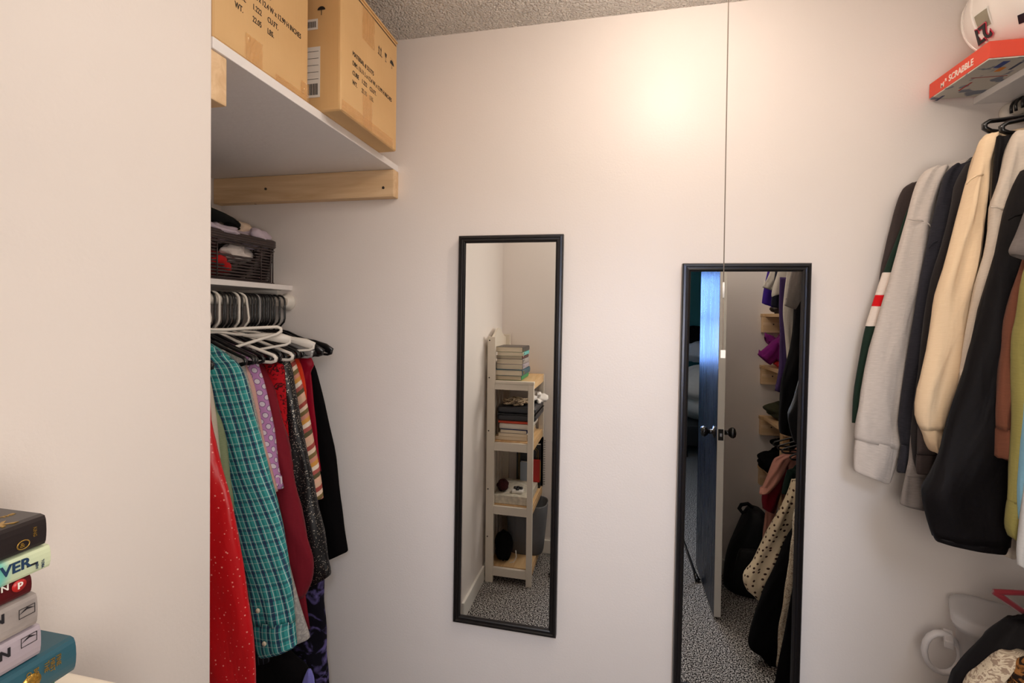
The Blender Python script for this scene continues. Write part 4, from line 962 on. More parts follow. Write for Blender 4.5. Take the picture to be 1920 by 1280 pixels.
cloth_blob('red_shirt', 'red folded shirt tucked under the magenta jacket', 'shirt', (.925, .14, zsh[1]+.022), (.05, .09, .022), f_brite, seed=15, lump=.2, flat=.1)
cloth_blob('green_trousers', 'crumpled army green trousers on the third corner shelf', 'trousers', (.985, .12, zsh[2]+.048), (.11, .12, .052), f_olv, seed=21, lump=.45, flat=.1)
cloth_blob('red_cloth', 'dull red cloth behind the army green trousers', 'cloth', (1.02, .1, zsh[2]+.125), (.07, .08, .03), fabric('rust_cloth', (128, 48, 40)), seed=22, lump=.35)
cloth_blob('taupe_hat', 'taupe cap lying on the topmost corner shelf', 'cap', (.925, .14, zsh[0]+.02), (.06, .09, .024), fabric('taupe_cloth', (70, 60, 56)), seed=25, lump=.35, flat=.1)
cloth_blob('black_bag', 'black slouchy bag bulging off the lowest corner shelf', 'bag', (.93, .12, zsh[3]+.062), (.12, .13, .066), f_black, seed=28, lump=.2, flat=.1)
cloth_blob('black_hat', 'black cap on top of the slouchy bag', 'cap', (.97, .1, zsh[3]+.16), (.08, .09, .038), f_black, seed=31, lump=.3)

# ---------------------------------------------------------------- lower right rod and its clothes
RXLW, RZLW = .985, 1.055
rl = thing('lower_closet_rod', 'black rod low along the right wall carrying skirts and coats', 'rod', (RXLW, .75, RZLW))
tube('rod', [(RXLW, .326, RZLW), (RXLW, YB-.002, RZLW)], .0125, m_blackmetal, rl, 14)
lathe('rod_socket', [(0, 0), (.026, 0), (.028, -.006), (.018, -.02), (.0125, -.022)], m_blackpl, rl, (RXLW, YB-.001, RZLW), 'y', 18)
f_pink = fabric('dusty_pink_knit', (196, 138, 122)); f_bur2 = fabric('wine_red_jersey', (118, 16, 34)); f_dgr = fabric('dark_green_rib', (16, 34, 28))
f_polk = dots('cream_brown_spot', (216, 198, 168), (56, 32, 24), .028, .19, .6, rough=.7); f_lace = blotch('ivory_lace', (206, 192, 168), (150, 130, 112), 70, (.5, .56), dist=3)
f_gold = blotch('bronze_brocade', (30, 20, 14), (150, 100, 52), 60, (.48, .6))
LR = dict(rack='RL')
mgar('pink_sweater', 'dusty pink sweater on the lower rack in the right mirror', 'sweater', .44, f_pink, [(852, 1468, 1495), (856, 1461, 1490), (864, 1451, 1482), (900, 1437, 1463), ((926, 923), 1424, 1443)], hem=.55, b=.025, **LR)
mgar('wine_red_blouse', 'wine red top below the pink sweater in the right mirror', 'top', .38, f_bur2, [(880, 1450, 1475), (925, 1430, 1462), ((952, 962), 1430, 1452)], hem=.62, b=.03, **LR)
mgar('pink_skirt', 'long pale pink garment below the wine red top in the right mirror', 'skirt', .35, f_pink, [(900, 1450, 1472), (960, 1436, 1455), (1010, 1430, 1446)], hem=.45, b=.02, second=False, hanger=None, **LR)
mgar('green_striped_blouse', 'dark green top with red and white edging in the right mirror', 'top', .50, f_dgr, [(880, 1476, 1500), (900, 1470, 1496), (925, 1466, 1490)], hem=.5, b=.02, **LR)
mgar('spotted_blouse', 'cream blouse with brown spots and balloon sleeve in the right mirror', 'blouse', .60, f_polk, [(900, 1484, 1510), (924, 1477, 1504), (971, 1454, 1496), (1014, 1434, 1480), (1053, 1414, 1462), (1080, 1395, 1452), (1103, 1399, 1436), ((1112, 1122), 1410, 1428)], hem=.35, b=.042, fold=.6, **LR)
mgar('black_sweatpants', 'black sweater sleeve reaching nearly to the floor in the right mirror', 'sweater', .70, f_black, [(985, 1490, 1520), (1011, 1476, 1512), (1070, 1449, 1486), (1129, 1422, 1476), (1175, 1408, 1470), (1210, 1403, 1462), ((1222, 1244), 1420, 1457), ((1240, 1250), 1436, 1450)], hem=.25, b=.035, **LR)
mgar('ivory_lace_dress', 'ivory lace dress beside the long black sleeve in the right mirror', 'dress', .76, f_lace, [(960, 1492, 1520), (1096, 1474, 1510), (1172, 1462, 1500), (1247, 1455, 1495)], hem=.12, b=.02, second=False, **LR)
mgar('black_trousers', 'black trousers at the bottom right of the right mirror', 'trousers', .84, f_black, [(1000, 1502, 1530), (1150, 1478, 1520), (1230, 1462, 1510), (1300, 1450, 1500)], hem=.08, b=.02, second=False, **LR)
# direct view, bottom right corner
garment('black_blazer', 'black blazer shoulder in the bottom right corner', 'blazer', 1.09, f_bk2,
        [(1160, 1893, 1935), (1189, 1857, 1930), (1217, 1832, 1925), (1236, 1816, 1920), (1258, 1800, 1910), (1280, 1787, 1900), (1360, 1775, 1880), (1500, 1775, 1880)], rack='RL', hem=.3, b=.03, zr=1.10, zneck=1.03)
garment('lace_blouse', 'ivory lace blouse with embroidered pattern in the bottom right corner', 'blouse', 1.05, f_lace,
        [(1222, 1873, 1925), (1235, 1862, 1915), (1258, 1838, 1896), (1280, 1814, 1880), (1330, 1800, 1870), (1450, 1800, 1870)], rack='RL', hem=.35, b=.02)
garment('bronze_brocade_blouse', 'bronze brocade top at the very bottom right corner', 'top', 1.02, f_gold,
        [(1235, 1925, 1965), (1255, 1906, 1950), (1280, 1896, 1940), (1350, 1890, 1930)], rack='RL', hem=.5, b=.015)
rh = thing('red_hanger', 'dark red velvet hanger behind the black blazer', 'hanger', (RXLW, 1.12, RZLW))
p0, p1, p2 = P(1864, 1109, y=1.12), P(1965, 1113, y=1.12), P(1918, 1146, y=1.12)
tube('bar', [p0, (p0+p1)/2, p1], .006, m_redh, rh, 8, flat=.9, nrm=(0, 0, 1)); tube('arm', [p0, (p0+p2)/2, p2, P(1960, 1172, y=1.12)], .006, m_redh, rh, 8)
tube('hook', [Vector((RXLW, 1.12, .955)), Vector((RXLW, 1.12, 1.02)), Vector((RXLW+.018, 1.12, 1.04)), Vector((RXLW+.018, 1.12, 1.06)), Vector((RXLW, 1.12, 1.073)), Vector((RXLW-.017, 1.12, 1.06))], .0016, m_steel, rh, 6)

# ---------------------------------------------------------------- translucent storage bins, stacked
def plastic():
    m, n, l, b = new_mat('frosted_plastic'); b.inputs['Base Color'].default_value = (.86, .84, .84, 1); b.inputs['Roughness'].default_value = .35
    b.inputs['Transmission Weight'].default_value = .0; b.inputs['Alpha'].default_value = .42; return m
m_frost = plastic(); m_latch = mat('white_latch', (216, 210, 208), .3, alpha=.8)
def sbin(x0, x1, y0, y1, z0, z1, label, group=None):
    t = thing('storage_bin', label, 'storage bin', ((x0+x1)/2, (y0+y1)/2, z0), group)
    def rr(ins, z, rc=.045):
        pts = []
        for (cx, cy, a0) in ((x1-ins-rc, y1-ins-rc, 0), (x0+ins+rc, y1-ins-rc, 90), (x0+ins+rc, y0+ins+rc, 180), (x1-ins-rc, y0+ins+rc, 270)):
            for k in range(5): a = math.radians(a0+22.5*k); pts.append((cx+rc*cos(a), cy+rc*sin(a), z))
        return pts
    def loft(rings, close=True):
        V = [p for r in rings for p in r]; n = len(rings[0]); F = []
        for i in range(len(rings)-1):
            for k in range(n): F.append((i*n+k, i*n+(k+1) % n, (i+1)*n+(k+1) % n, (i+1)*n+k))
        if close: F.append(tuple(reversed(range(n))))
        return V, F
    V, F = loft([rr(.03, z0), rr(.018, z0+(z1-z0)*.4), rr(.012, z1-.035), rr(.004, z1-.034), rr(.004, z1-.022)]); mk('tub', V, F, m_frost, t, True)
    V, F = loft([rr(.0, z1-.022), rr(.0, z1-.006), rr(.006, z1), rr(.02, z1-.001)], False); n = 20; F.append(tuple(range(len(V)-n, len(V)))); mk('lid', V, F, m_frost, t, True)
    yy = y0+.045; cz = z1-.115; pts = []
    for k in range(16):
        a = 2*pi*k/16; pts.append((x0-.014+.034*cos(a), yy+.012*cos(a), cz+.050*sin(a)))
    tube('handle', pts, .006, m_latch, t, 8, closed=True, flat=1.6)
    bbox('handle_mount', x0-.012, x0+.006, yy-.03, yy+.03, cz+.03, cz+.05, m_latch, t, bev=.003)
    return t
BCX, BCY = 1.015, 1.317
sb = sbin(BCX-.18, BCX+.18, BCY-.085, BCY+.085, .534, .799, 'translucent storage bin at the bottom right below the sweatshirts'); sb.rotation_euler = (0, 0, -.489)
cloth_blob('stored_clothes', 'slate grey clothes inside the translucent bin', 'clothes', (.93, 1.345, .65), (.045, .035, .085), fabric('slate_cloth', (60, 70, 84)), seed=41, lump=.15)
cloth_blob('stored_pink_cloth', 'pink cloth inside the translucent bin at its right', 'clothes', (1.03, 1.30, .67), (.045, .035, .08), fabric('rose_cloth', (190, 80, 90)), seed=42, lump=.15)
for k, z in enumerate((.001, .2675)):
    c = copy_tree(sb, (BCX, BCY, z), -.489, 'translucent storage bin %s the bin at the bottom right' % ('two below' if k == 0 else 'directly under'))

# ---------------------------------------------------------------- bookcase with its books (front left, repeated in the left mirror)
m_case = mat('cream_painted_wood', (226, 216, 200), .4, bump=.06); m_birch = wood('varnished_birch_shelf', (200, 160, 110), (222, 186, 138), 'y', knots=False)
BX0, BX1, BY0, BY1 = -.697, -.430, -.012, .378
SZ = [1.145, .80, .44, .09]
bc = thing('bookcase', 'cream open bookcase with arched back standing against the left wall', 'bookcase', ((BX0+BX1)/2, (BY0+BY1)/2, 0))
for yy in (BY1-.022, BY0):
    far = yy == BY0
    bbox('post', BX0, BX0+.045, yy, yy+.022, 0, 1.39, m_case, bc, bev=.002)
    bbox('post', BX1-.032, BX1, yy, yy+.022, 0, SZ[0]-.004, m_case, bc, bev=.003)
    for z in SZ:
        bbox('side_rail', BX0+.045, BX1-.032, yy+.002, yy+.020, z-.050, z-.004, m_case, bc, bev=.001)
for z in SZ:
    if z == SZ[0]: 
        bbox('shelf', BX0+.02, BX1-.004, BY0-.0, BY1-.024, z-.016, z-.001, m_birch, bc, bev=.001)
        bbox('shelf_edge', BX0+.046, BX1+.002, BY1-.024, BY1+.002, z-.016, z, m_case, bc, bev=.003)
    else: bbox('shelf', BX0+.02, BX1-.006, BY0+.023, BY1-.023, z-.016, z, m_birch, bc, bev=.001)
    bbox('front_rail', BX1-.018, BX1-.004, BY0+.022, BY1-.022, z-.046, z-.0165, m_birch, bc, bev=.001)
# arched headboard between the back posts
V, F = [], []; n = 24
for s, x in enumerate((BX0+.004, BX0+.018)):
    for k in range(n+1):
        u = k/n; y = BY0+.022+(BY1-BY0-.044)*u; zt = 1.375+.060*math.exp(-((u-.5)/.27)**2)
        V.append((x, y, 1.315)); V.append((x, y, zt))
m2 = 2*(n+1)
for k in range(n):
    a = 2*k; F += [(a, a+2, a+3, a+1), (m2+a, m2+a+1, m2+a+3, m2+a+2), (a+1, a+3, m2+a+3, m2+a+1), (a, m2+a, m2+a+2, a+2)]
F += [(0, 1, m2+1, m2), (2*n, m2+2*n, m2+2*n+1, 2*n+1)]
mk('arched_rail', V, F, m_case, bc)
bbox('back_rail', BX0+.004, BX0+.018, BY0+.022, BY1-.022, 1.20, 1.235, m_case, bc, bev=.001)
for k in range(4): bbox('back_slat', BX0+.006, BX0+.014, BY0+.06+k*.075, BY0+.095+k*.075, .05, 1.13, m_case, bc, bev=.001)
for z in (1.37, 1.16, .86, .53, .26): lathe('screw_hole', [(0, .0), (.004, 0), (.004, .001), (0, .001)], m_ink, bc, (BX0+.012, BY1, z), 'y', 8)

m_pages = mat('cream_pages', (222, 208, 184), .9, stretch=(1, 1, 60), noise=.12, nscale=9)
def book(label, x0, x1, y0, y1, z0, z1, cover, group='books stacked on the bookcase', rot=0, hard=False, spine_m=None):
    """lying flat, spine on the +x side"""
    t = thing('book', label, 'book', ((x0+x1)/2, (y0+y1)/2, z0), group if group else None)
    e = .003 if hard else .0006; ct = .0022 if hard else .0010; h = z1-z0
    bbox('pages', x0+e, x1-.004, y0+e, y1-e, z0+ct, z1-ct, m_pages, t)
    # cover wraps round the rounded spine
    n = 8; prof = [(x0, z0), (x1-.007, z0)] + [(x1-.007+.007*max(0, sin(pi*k/n))**.38, (z0+z1)/2-h/2*cos(pi*k/n)) if not hard else (x1-.007+.007*sin(pi*k/n)**.6, (z0+z1)/2-h/2*cos(pi*k/n)) for k in range(1, n)] + [(x1-.007, z1), (x0, z1)]
    prof_i = [(x0, z0+ct), (x1-.0075, z0+ct)] + [(x1-.0075+(.007-ct)*max(0, sin(pi*k/n))**.38, (z0+z1)/2-(h/2-ct)*cos(pi*k/n)) for k in range(1, n)] + [(x1-.0075, z1-ct), (x0, z1-ct)]
    V, F = [], []; m = len(prof)
    for yy in (y0, y1):
        V += [(x, yy, z) for x, z in prof]; V += [(x, yy, z) for x, z in prof_i]
    for k in range(m-1):
        F.append((k, k+1, 2*m+k+1, 2*m+k)); F.append((m+k, 3*m+k, 3*m+k+1, m+k+1))
        F.append((k, m+k, m+k+1, k+1)); F.append((2*m+k, 2*m+k+1, 3*m+k+1, 3*m+k))
    F.append((0, 2*m, 3*m, m)); F.append((m-1, 2*m-1, 4*m-1, 3*m-1))
    mk('cover', V, F, cover, t); 
    if rot: t.rotation_euler = (0, 0, rot)
    return t
def bk_tex(name, c, c2=None, rough=.35): return mat(name, c, rough, noise=.12 if c2 is None else .2, nscale=12)
def teal_cover():
    m, n, l, b = new_mat('teal_green_cover'); tc = n.new('ShaderNodeTexCoord'); sx = n.new('ShaderNodeSeparateXYZ'); l.new(tc.outputs['Object'], sx.inputs[0])
    r = n.new('ShaderNodeValToRGB'); e = r.color_ramp.elements; e[0].position = .0; e[1].position = 1; e[0].color = lin((88, 176, 172)); e[1].color = lin((198, 206, 172))
    q = e.new(.60); q.color = lin((106, 182, 168)); q = e.new(.66); q.color = lin((186, 200, 168))
    nt = n.new('ShaderNodeTexNoise'); nt.inputs['Scale'].default_value = 30; l.new(tc.outputs['Object'], nt.inputs['Vector'])
    l.new(math_(n, l, 'ADD', math_(n, l, 'MULTIPLY', sx.outputs[1], 9), math_(n, l, 'MULTIPLY', nt.outputs[0], .12)), r.inputs[0])
    l.new(r.outputs[0], b.inputs['Base Color']); b.inputs['Roughness'].default_value = .35; return m
sx_ = -.502; BKY = .345
m_gold = mat('gold_foil', (176, 140, 66), .35, metal=.7)
m_navyink = mat('navy_ink', (24, 52, 84), .5); m_blackink = mat('black_ink', (26, 24, 30), .5)
bA = book('green paperback at the bottom of the stack on the bookcase', -.665, sx_-.004, .13, .343, 1.1455, 1.171, mat('green_cover', (10, 140, 84), .4), None)
bB = book('blue hardback with gold foil lettering, second from the bottom of the stack', -.668, sx_+.004, .125, .355, 1.1715, 1.205, mat('slate_blue_cloth', (38, 80, 94), .45), None, hard=True)
bC = book('lavender grey paperback with a boxed logo, lower of the two grey ones', -.655, sx_, .14, .3290, 1.2055, 1.234, mat('lavender_grey_cover', (158, 148, 156), .35), None)
bD = book('mottled grey paperback with a boxed logo, upper of the two grey ones', -.655, sx_, .14, .3265, 1.2345, 1.264, mat('mottled_grey_cover', (150, 142, 138), .35, noise=.35, nscale=25), None)
bE = book('dark burgundy paperback with a round red emblem', -.66, sx_-.003, .14, .3240, 1.2645, 1.2815, mat('burgundy_cover', (74, 10, 16), .35), None)
bF = book('teal and pale green paperback lettered VER', -.65, sx_+.001, .145, .3360, 1.2820, 1.3035, teal_cover(), None)
bG = book('thick black paperback with gold print, topmost of the stack', -.66, sx_, .135, .3335, 1.3040, 1.332, mat('black_cover', (38, 32, 32), .3), None)
SR, SU = (0, 1, 0), (0, 0, 1)
def spine_text(b, s, size, px, py, m, right=SR, up=SU, x=sx_, bold=0, sx=1, dz=0):
    q = P(px, py, x=x+.0006); return text(s, size, (x+.0006, q.y, q.z+dz), right, up, m, b, ext=.0003, bold=bold, sx=sx)
spine_text(bF, 'VER', .0125, 1, 1085, m_navyink, x=sx_+.001, bold=.0003)
spine_text(bE, 'N', .0075, 1, 1112, m_label, x=sx_-.003, bold=.0001)
spine_text(bD, 'N', .0105, -14, 1178, m_blackink, bold=.0004)
spine_text(bC, 'N', .0105, -2, 1241, m_blackink, bold=.0004)
q = P(36, 1097, x=sx_-.0025); lathe('round_emblem', [(0, .0006), (.0052, .0006), (.0052, 0)], mat('emblem_red', (180, 30, 30), .4), bE, (sx_-.0028, q.y, q.z), 'x', 20)
spine_text(bE, 'p', .008, 33, 1101, m_label, x=sx_-.002, bold=.0002)
def boxlogo(b, px, py):
    q = P(px, py, x=sx_); y, z = q.y, q.z; w, h, t_ = .0120, .0085, .0006
    V, F = [], []
    def qd(a, b_, c, d):
        k = len(V); V.extend([(sx_+.0008, a, c), (sx_+.0008, b_, c), (sx_+.0008, b_, d), (sx_+.0008, a, d)]); F.append((k, k+1, k+2, k+3))
    qd(y, y+w, z, z+t_); qd(y, y+w, z+h-t_, z+h); qd(y, y+t_, z, z+h); qd(y+w-t_, y+w, z, z+h)
    k = len(V); V.extend([(sx_+.0008, y, z+h*.45), (sx_+.0008, y+w*.5, z+h*.95), (sx_+.0008, y+w, z+h*.6), (sx_+.0008, y+w*.5, z+h*.70)]); F.append((k, k+1, k+2, k+3))
    mk('boxed_logo', V, F, m_blackink, b)
boxlogo(bD, 34, 1162); boxlogo(bC, 38, 1216)
# slim publisher marks
q = P(50, 1064, x=sx_+.001); bbox('ink_bar', sx_+.001, sx_+.0018, q.y, q.y+.008, q.z, q.z+.0016, m_blackink, bF)
for k, s in enumerate(('NEW', 'YORK')): text(s, .0028, (sx_+.0018, .3240+k*.0045, 1.2925), (0, 0, -1), (0, 1, 0), m_navyink, bF, ext=.0003)
text('KING', .0036, (sx_+.0008, .3230, 1.3245), (0, 0, -1), (0, 1, 0), m_gold, bG, ext=.0003)
tube('gold_emblem', [(sx_+.001, .3155+.0045*cos(2*pi*k/14), 1.3125+.0038*sin(2*pi*k/14)) for k in range(14)], .0005, m_gold, bG, 5, closed=True)
text('&', .006, (sx_+.0008, .3130, 1.3103), SR, SU, m_gold, bG, ext=.0003)
q = P(4, 988, z=1.332); text('K', .017, (q.x, q.y-.001, 1.3321), (0, 1, 0), (-1, 0, 0), m_gold, bG, ext=.0003, bold=.0005)
q = P(8, 967, z=1.332); text('OF THE', .0050, (q.x+.004, .3105, 1.3321), (0, 1, 0), (-1, 0, 0), m_gold, bG, ext=.0003, bold=.0002)
# gold stamp on the blue hardback
lathe('gold_medallion', [(0, .0008), (.0075, .0008), (.0075, 0)], m_gold, bB, (sx_+.0038, P(58, 1275, x=sx_+.004).y, 1.188), 'x', 24)
for k, (yy, s) in enumerate(((.3110, 'COFF'), (.3165, 'BOOK'), (.3245, 'THE'), (.3290, 'FIRST'), (.3340, 'FINE'))): text(s, .0052, (sx_+.0048, yy+.004, 1.1990), (0, 0, -1), (0, 1, 0), m_gold, bB, ext=.0003)
# contents of the lower shelves
zz = SZ[1]
book('tan paperback lying under the container on the second shelf', -.66, -.47, .06, .33, zz+.001, zz+.022, mat('tan_cover', (196, 170, 132), .5), None)
book('cream paperback on the tan one, second shelf of the bookcase', -.64, -.47, .07, .33, zz+.0225, zz+.040, mat('cream_cover', (210, 196, 168), .5), None)
book('blue patterned activity book under the orange-lidded container', -.63, -.475, .09, .325, zz+.0405, zz+.060, blotch('blue_pattern_cover', (30, 50, 110), (190, 190, 200), 40, (.45, .55)), None)
fc = thing('food_container', 'white food container with an orange red lid on the second shelf', 'container', (-.54, .20, zz+.0605))
bbox('tub', -.64, -.455, .06, .32, zz+.0605, zz+.095, mat('white_tub', (224, 216, 204), .35), fc, bev=.01); bbox('lid', -.645, -.45, .055, .325, zz+.096, zz+.110, mat('orange_red_lid', (212, 70, 36), .35), fc, bev=.006)
cs = thing('zip_case', 'dark grey hard zip case on the second shelf of the bookcase', 'case', (-.53, .18, zz+.111))
m_case2 = mat('dark_grey_shell', (44, 44, 48), .45, bump=.2); bbox('lower_half', -.65, -.425, .03, .335, zz+.111, zz+.150, m_case2, cs, bev=.018, seg=4); bbox('upper_half', -.65, -.425, .03, .335, zz+.154, zz+.192, m_case2, cs, bev=.018, seg=4); bbox('zip', -.646, -.422, .034, .339, zz+.149, zz+.155, m_blackpl, cs)
cloth_blob('patterned_cloth', 'brown and cream patterned cloth on the zip case', 'cloth', (-.555, .26, zz+.212), (.075, .06, .022), blotch('brown_cream_print', (200, 180, 150), (60, 40, 30), 40, (.48, .54)), seed=51, lump=.25, flat=.1)
for k, (a, b_, c_) in enumerate(((-.47, .13, .218), (-.445, .09, .222), (-.46, .17, .215), (-.425, .12, .214))):
    if k == 0: cloth_blob('white_scrunchie', 'ruffled white scrunchie piled at the edge of the zip case', 'scrunchie', (-.455, .13, zz+.216), (.045, .07, .026), fabric('white_ruffle', (228, 222, 216)), seed=53, lump=.6, flat=.1)
zz = SZ[2]
bx = thing('jigsaw_box', 'cream printed box lying on the third shelf of the bookcase', 'box', (-.56, .2, zz+.001))
bbox('lid', -.66, -.452, .06, .345, zz+.001, zz+.048, mat('cream_print_box', (206, 198, 180), .5, noise=.25, nscale=40), bx, bev=.002)
cloth_blob('dark_red_pouch', 'dark red round pouch on the cream box', 'pouch', (-.625, .27, zz+.080), (.034, .045, .032), fabric('dark_red_leather', (54, 18, 18)), seed=55, lump=.12, flat=.05)
gp = thing('game_controller', 'small black and white game controller on the cream box', 'game controller', (-.53, .28, zz+.049))
bbox('body', -.565, -.50, .255, .305, zz+.049, zz+.066, m_label, gp, bev=.006)
for (a, b_) in ((-.55, .27), (-.515, .27), (-.533, .29), (-.533, .262)): lathe('thumb_button', [(0, .012), (.009, .011), (.010, .004), (.009, 0)], m_blackpl, gp, (a, b_, zz+.066), 'z', 12)
def standing_book(name, label, x0, x1, y0, y1, z0, z1, cm, cat='book'):
    t = thing(name, label, cat, ((x0+x1)/2, (y0+y1)/2, z0))
    bbox('cover', x0, x1, y1-.002, y1, z0, z1, cm, t); bbox('cover', x0, x1, y0, y0+.002, z0, z1, cm, t); bbox('spine', x1-.002, x1, y0, y1, z0, z1, cm, t); bbox('pages', x0+.003, x1-.003, y0+.002, y1-.002, z0+.003, z1-.003, m_pages, t)
    return t
m_bk = mat('black_leather_cover', (18, 15, 16), .4)
b_ = standing_book('arch_design_book', 'black book with a gold arch border standing on the third shelf', -.59, -.44, .00+.015, .055, zz+.001, zz+.27, m_bk)
for ins in (.012, .02):
    cx = -.515; w = .075-ins; z0_ = zz+.001+ins; z1_ = zz+.27-ins-.03
    tube('gold_border', [(cx-w, .0555, z0_), (cx-w, .0555, z1_)]+[(cx-w*cos(pi*k/8), .0555, z1_+.03*sin(pi*k/8)) for k in range(1, 8)]+[(cx+w, .0555, z1_), (cx+w, .0555, z0_)], .0012, m_gold, b_, 4, closed=True)
standing_book('yellow_red_paperback', 'yellow and red paperback leaning before the arch book', -.485, -.437, .058, .075, zz+.049, zz+.17, mat('yellow_cover', (206, 150, 30), .5), 'book')
standing_book('red_paperback', 'small red paperback beside the yellow one', -.485, -.437, .077, .090, zz+.049, zz+.185, mat('scarlet_cover', (180, 30, 24), .5), 'book')
standing_book('pale_blue_paperback', 'pale blue paperback standing on the cream box', -.56, -.50, .062, .085, zz+.049, zz+.165, mat('pale_blue_cover', (150, 160, 172), .5), 'book')
sp = standing_book('spiral_notebook', 'tall spiral-bound notebook at the end of the third shelf', -.47, -.428, -.0105+.035-.012, .013+.001, zz+.001, zz+.31, m_bk, 'notebook')
V, F = merge([tubev([(-.422+.005*cos(2*pi*k/10), .008+.007*sin(2*pi*k/10), zz+.012+j*.0145) for k in range(10)], .0011, 5, closed=True) for j in range(20)]); mk('spiral_wire', V, F, m_blackpl, sp, True)['kind'] = 'stuff'
zz = SZ[3]
fb = thing('grey_fabric_bin', 'tall grey fabric bin sticking out of the lowest bookcase shelf', 'bin', (-.5, .10, zz+.001))
m_gfab = fabric('grey_felt_bin', (112, 112, 114), (96, 96, 98)); V, F = [], []
sg = 32
for (hz, sc) in ((0, .80), (.10, .88), (.20, .95), (.29, 1.0), (.295, .985), (.29, .96), (.02, .78)):
    for k in range(sg):
        a = 2*pi*k/sg; ca, sa = cos(a), sin(a); V.append((-.505+.125*sc*(abs(ca)**.6)*(1 if ca > 0 else -1), .125+.100*sc*(abs(sa)**.6)*(1 if sa > 0 else -1), zz+.001+hz))
for i in range(6):
    for k in range(sg): q = i*sg+k; w = i*sg+(k+1) % sg; F.append((q, w, w+sg, q+sg))
F.append(tuple(reversed(range(sg)))); F.append(tuple(range(6*sg, 7*sg)))
mk('body', V, F, m_gfab, fb, True, uv=[(v[0]+v[1], v[2]) for v in V])
bg = thing('small_black_bag', 'small black bag with a white cable on the lowest bookcase shelf', 'bag', (-.60, .30, zz+.001))
cloth_blob('body', None, None, (-.61, .29, zz+.085), (.05, .05, .084), f_black, bg, seed=61, lump=.12, flat=.02)
tube('cable', [(-.565, .33, zz+.01), (-.54, .335, zz+.02), (-.525, .335, zz+.05), (-.53, .33, zz+.085)], .0025, m_whitepl, bg, 7)

# ---------------------------------------------------------------- door (open, seen in the right mirror)
def door_mat():
    m, n, l, b = new_mat('dark_blue_stained_door'); tc = n.new('ShaderNodeTexCoord'); mp = n.new('ShaderNodeMapping'); l.new(tc.outputs['Object'], mp.inputs[0]); mp.inputs['Scale'].default_value = (60, 60, 2)
    nt = n.new('ShaderNodeTexNoise'); nt.inputs['Scale'].default_value = 1.2; nt.inputs['Detail'].default_value = 7; l.new(mp.outputs[0], nt.inputs['Vector'])
    l.new(mixc(n, l, nt.outputs[0], lin((20, 24, 36)), lin((44, 48, 62))), b.inputs['Base Color'])
    b.inputs['Roughness'].default_value = .3; b.inputs['Specular IOR Level'].default_value = .16
    l.new(math_(n, l, 'ADD', math_(n, l, 'MULTIPLY', nt.outputs[0], .5), .04), b.inputs['Roughness'])
    bp = n.new('ShaderNodeBump'); bp.inputs['Strength'].default_value = .35; bp.inputs['Distance'].default_value = .002; l.new(nt.outputs[0], bp.inputs['Height']); l.new(bp.outputs[0], b.inputs['Normal'])
    return m
HX, HY = .527, -.075
dr = bpy.data.objects.new('door_1', None); COL.objects.link(dr); dr.location = (HX, HY, .012); dr['kind'] = 'structure'; ORG[dr.name] = Vector(dr.location)
DW = .51; m_door = door_mat()
bbox('door_panel', HX, HX+.033, HY, HY+DW-.001, .012, 2.03, m_white, dr, bev=.001)
bbox('door_face', HX-.0012, HX, HY+.001, HY+DW-.001, .013, 2.029, m_door, dr)
m_knob = mat('black_knob', (20, 18, 18), .22, spec=.7)
kz = M(1350, 815, y=.435).z
for s, x in ((-1, HX-.0012), (1, HX+.033)):
    lathe('door_knob', [(0, 0), (.031*1, 0), (.030, s*.006), (.013, s*.010), (.011, s*.030), (.020, s*.036), (.027, s*.046), (.028, s*.055), (.022, s*.064), (.010, s*.068), (0, s*.069)], m_knob, dr, (x, HY+DW-.06, kz), 'x', 24)
bbox('latch_plate', HX+.004, HX+.029, HY+DW-.002, HY+DW+.0006, kz-.028, kz+.028, m_blackmetal, dr, bev=.0003)
bbox('latch_bolt', HX+.011, HX+.022, HY+DW, HY+DW+.008, kz-.008, kz+.008, m_steel, dr, bev=.002)

# ---------------------------------------------------------------- tripod under the camera (one leg shows in the right mirror)
tp = thing('tripod', 'slim steel tripod leg with a black foot beside the open door', 'tripod', (0, -.05, 0))
top = Vector((0, -.05, 1.30))
lathe('head', [(0, .10), (.025, .10), (.03, .06), (.02, .03), (.035, .02), (.035, -.04), (.02, -.06), (0, -.06)], m_blackmetal, tp, top, 'z', 16)
fm = M(1313, 1087, z=.012)
for f in (Vector((fm.x-.012, fm.y, 0)), Vector((-.34, .24, 0)), Vector((.05, -.55, 0))):
    d = (f-top); a_ = top+Vector((d.x, d.y, 0)).normalized()*.03
    lg = tube('leg', [a_, a_+(f-a_)*.5], .012, m_blackmetal, tp, 10); 
    tube('lower_leg', [a_+(f-a_)*.48, a_+(f-a_)*.97], .008, m_steel, tp, 10)
    tube('foot', [a_+(f-a_)*.965, a_+(f-a_)*.985, Vector((f.x, f.y, .008))], [.010, .014, .017], m_blackpl, tp, 10)

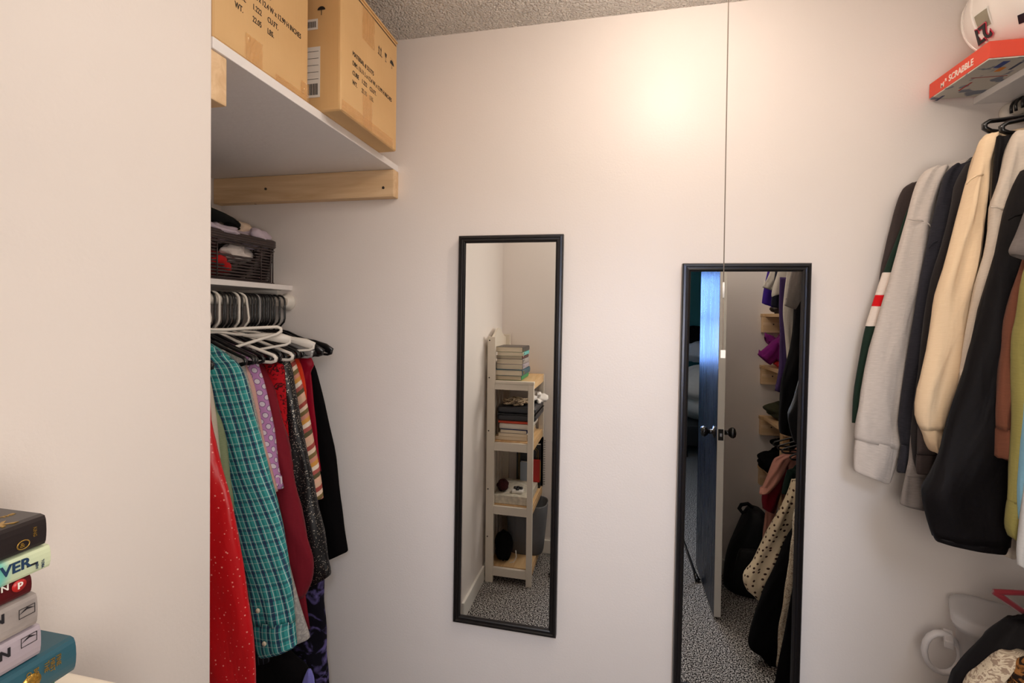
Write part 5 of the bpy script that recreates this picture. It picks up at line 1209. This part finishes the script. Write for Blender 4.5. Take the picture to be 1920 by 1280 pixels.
# ---------------------------------------------------------------- backpack on the floor by the rear wall
bp_ = thing('black_backpack', 'black backpack slumped on the carpet in the right mirror', 'backpack', (.78, .13, 0))
m_bp = fabric('black_ripstop', (16, 14, 15), (10, 9, 10), rough=.7, spec=.3)
tubeloft('body', rows_px(M, .10, [((952, 955), 1402, 1428), (965, 1396, 1436), (991, 1384, 1440), (1027, 1368, 1445), (1060, 1360, 1447), (1095, 1358, 1448), (1112, 1364, 1446)]), .10, .10, m_bp, bp_, 71, fold=.12, n=20, seg=28, b0=.5, b1=.95)
tube('grab_loop', [M(1402, 956, y=.10), M(1392, 961, y=.10), M(1386, 953, y=.10), M(1390, 946, y=.10), M(1402, 944, y=.10), M(1412, 952, y=.10)], .006, m_bp, bp_, 8, flat=1.8)
tubeloft('front_pocket', rows_px(M, .205, [(1030, 1386, 1436), (1060, 1378, 1440), (1098, 1376, 1441)]), .205, .03, m_bp, bp_, 73, fold=.1, n=10)

# ---------------------------------------------------------------- bed in the bedroom (sliver in the right mirror)
bd = thing('bed', 'bed with pale rumpled bedding glimpsed through the doorway in the mirror', 'bed', (1.5, -2.85, 0))
m_sheet = fabric('pale_beige_linen', (232, 220, 204)); m_sheetb = fabric('grey_white_linen', (206, 204, 204))
bbox('bed_frame', .74, 2.4, -3.42, -2.42, .12, .34, m_blackpl, bd, bev=.01)
for (x, y) in ((.78, -2.46), (2.34, -2.46), (.78, -3.38), (2.34, -3.38)): bbox('leg', x, x+.05, y-.05+.04, y+.04, 0, .12, m_blackpl, bd)
cloth_blob('mattress', None, None, (1.55, -2.9, .55), (.84, .54, .30), m_sheet, bd, seed=81, lump=.06, flat=.1)
cloth_blob('duvet', None, None, (1.15, -2.62, .78), (.46, .30, .20), m_sheet, bd, seed=83, lump=.22)
cloth_blob('white_pillow', 'plump grey white pillow on the rumpled bedding', 'pillow', (1.08, -2.96, 1.10), (.30, .22, .12), m_sheetb, seed=85, lump=.22)
cloth_blob('dark_cushion', 'dark cushion propped behind the white pillow', 'pillow', (1.0, -3.15, 1.24), (.18, .14, .15), f_black, seed=87, lump=.12)
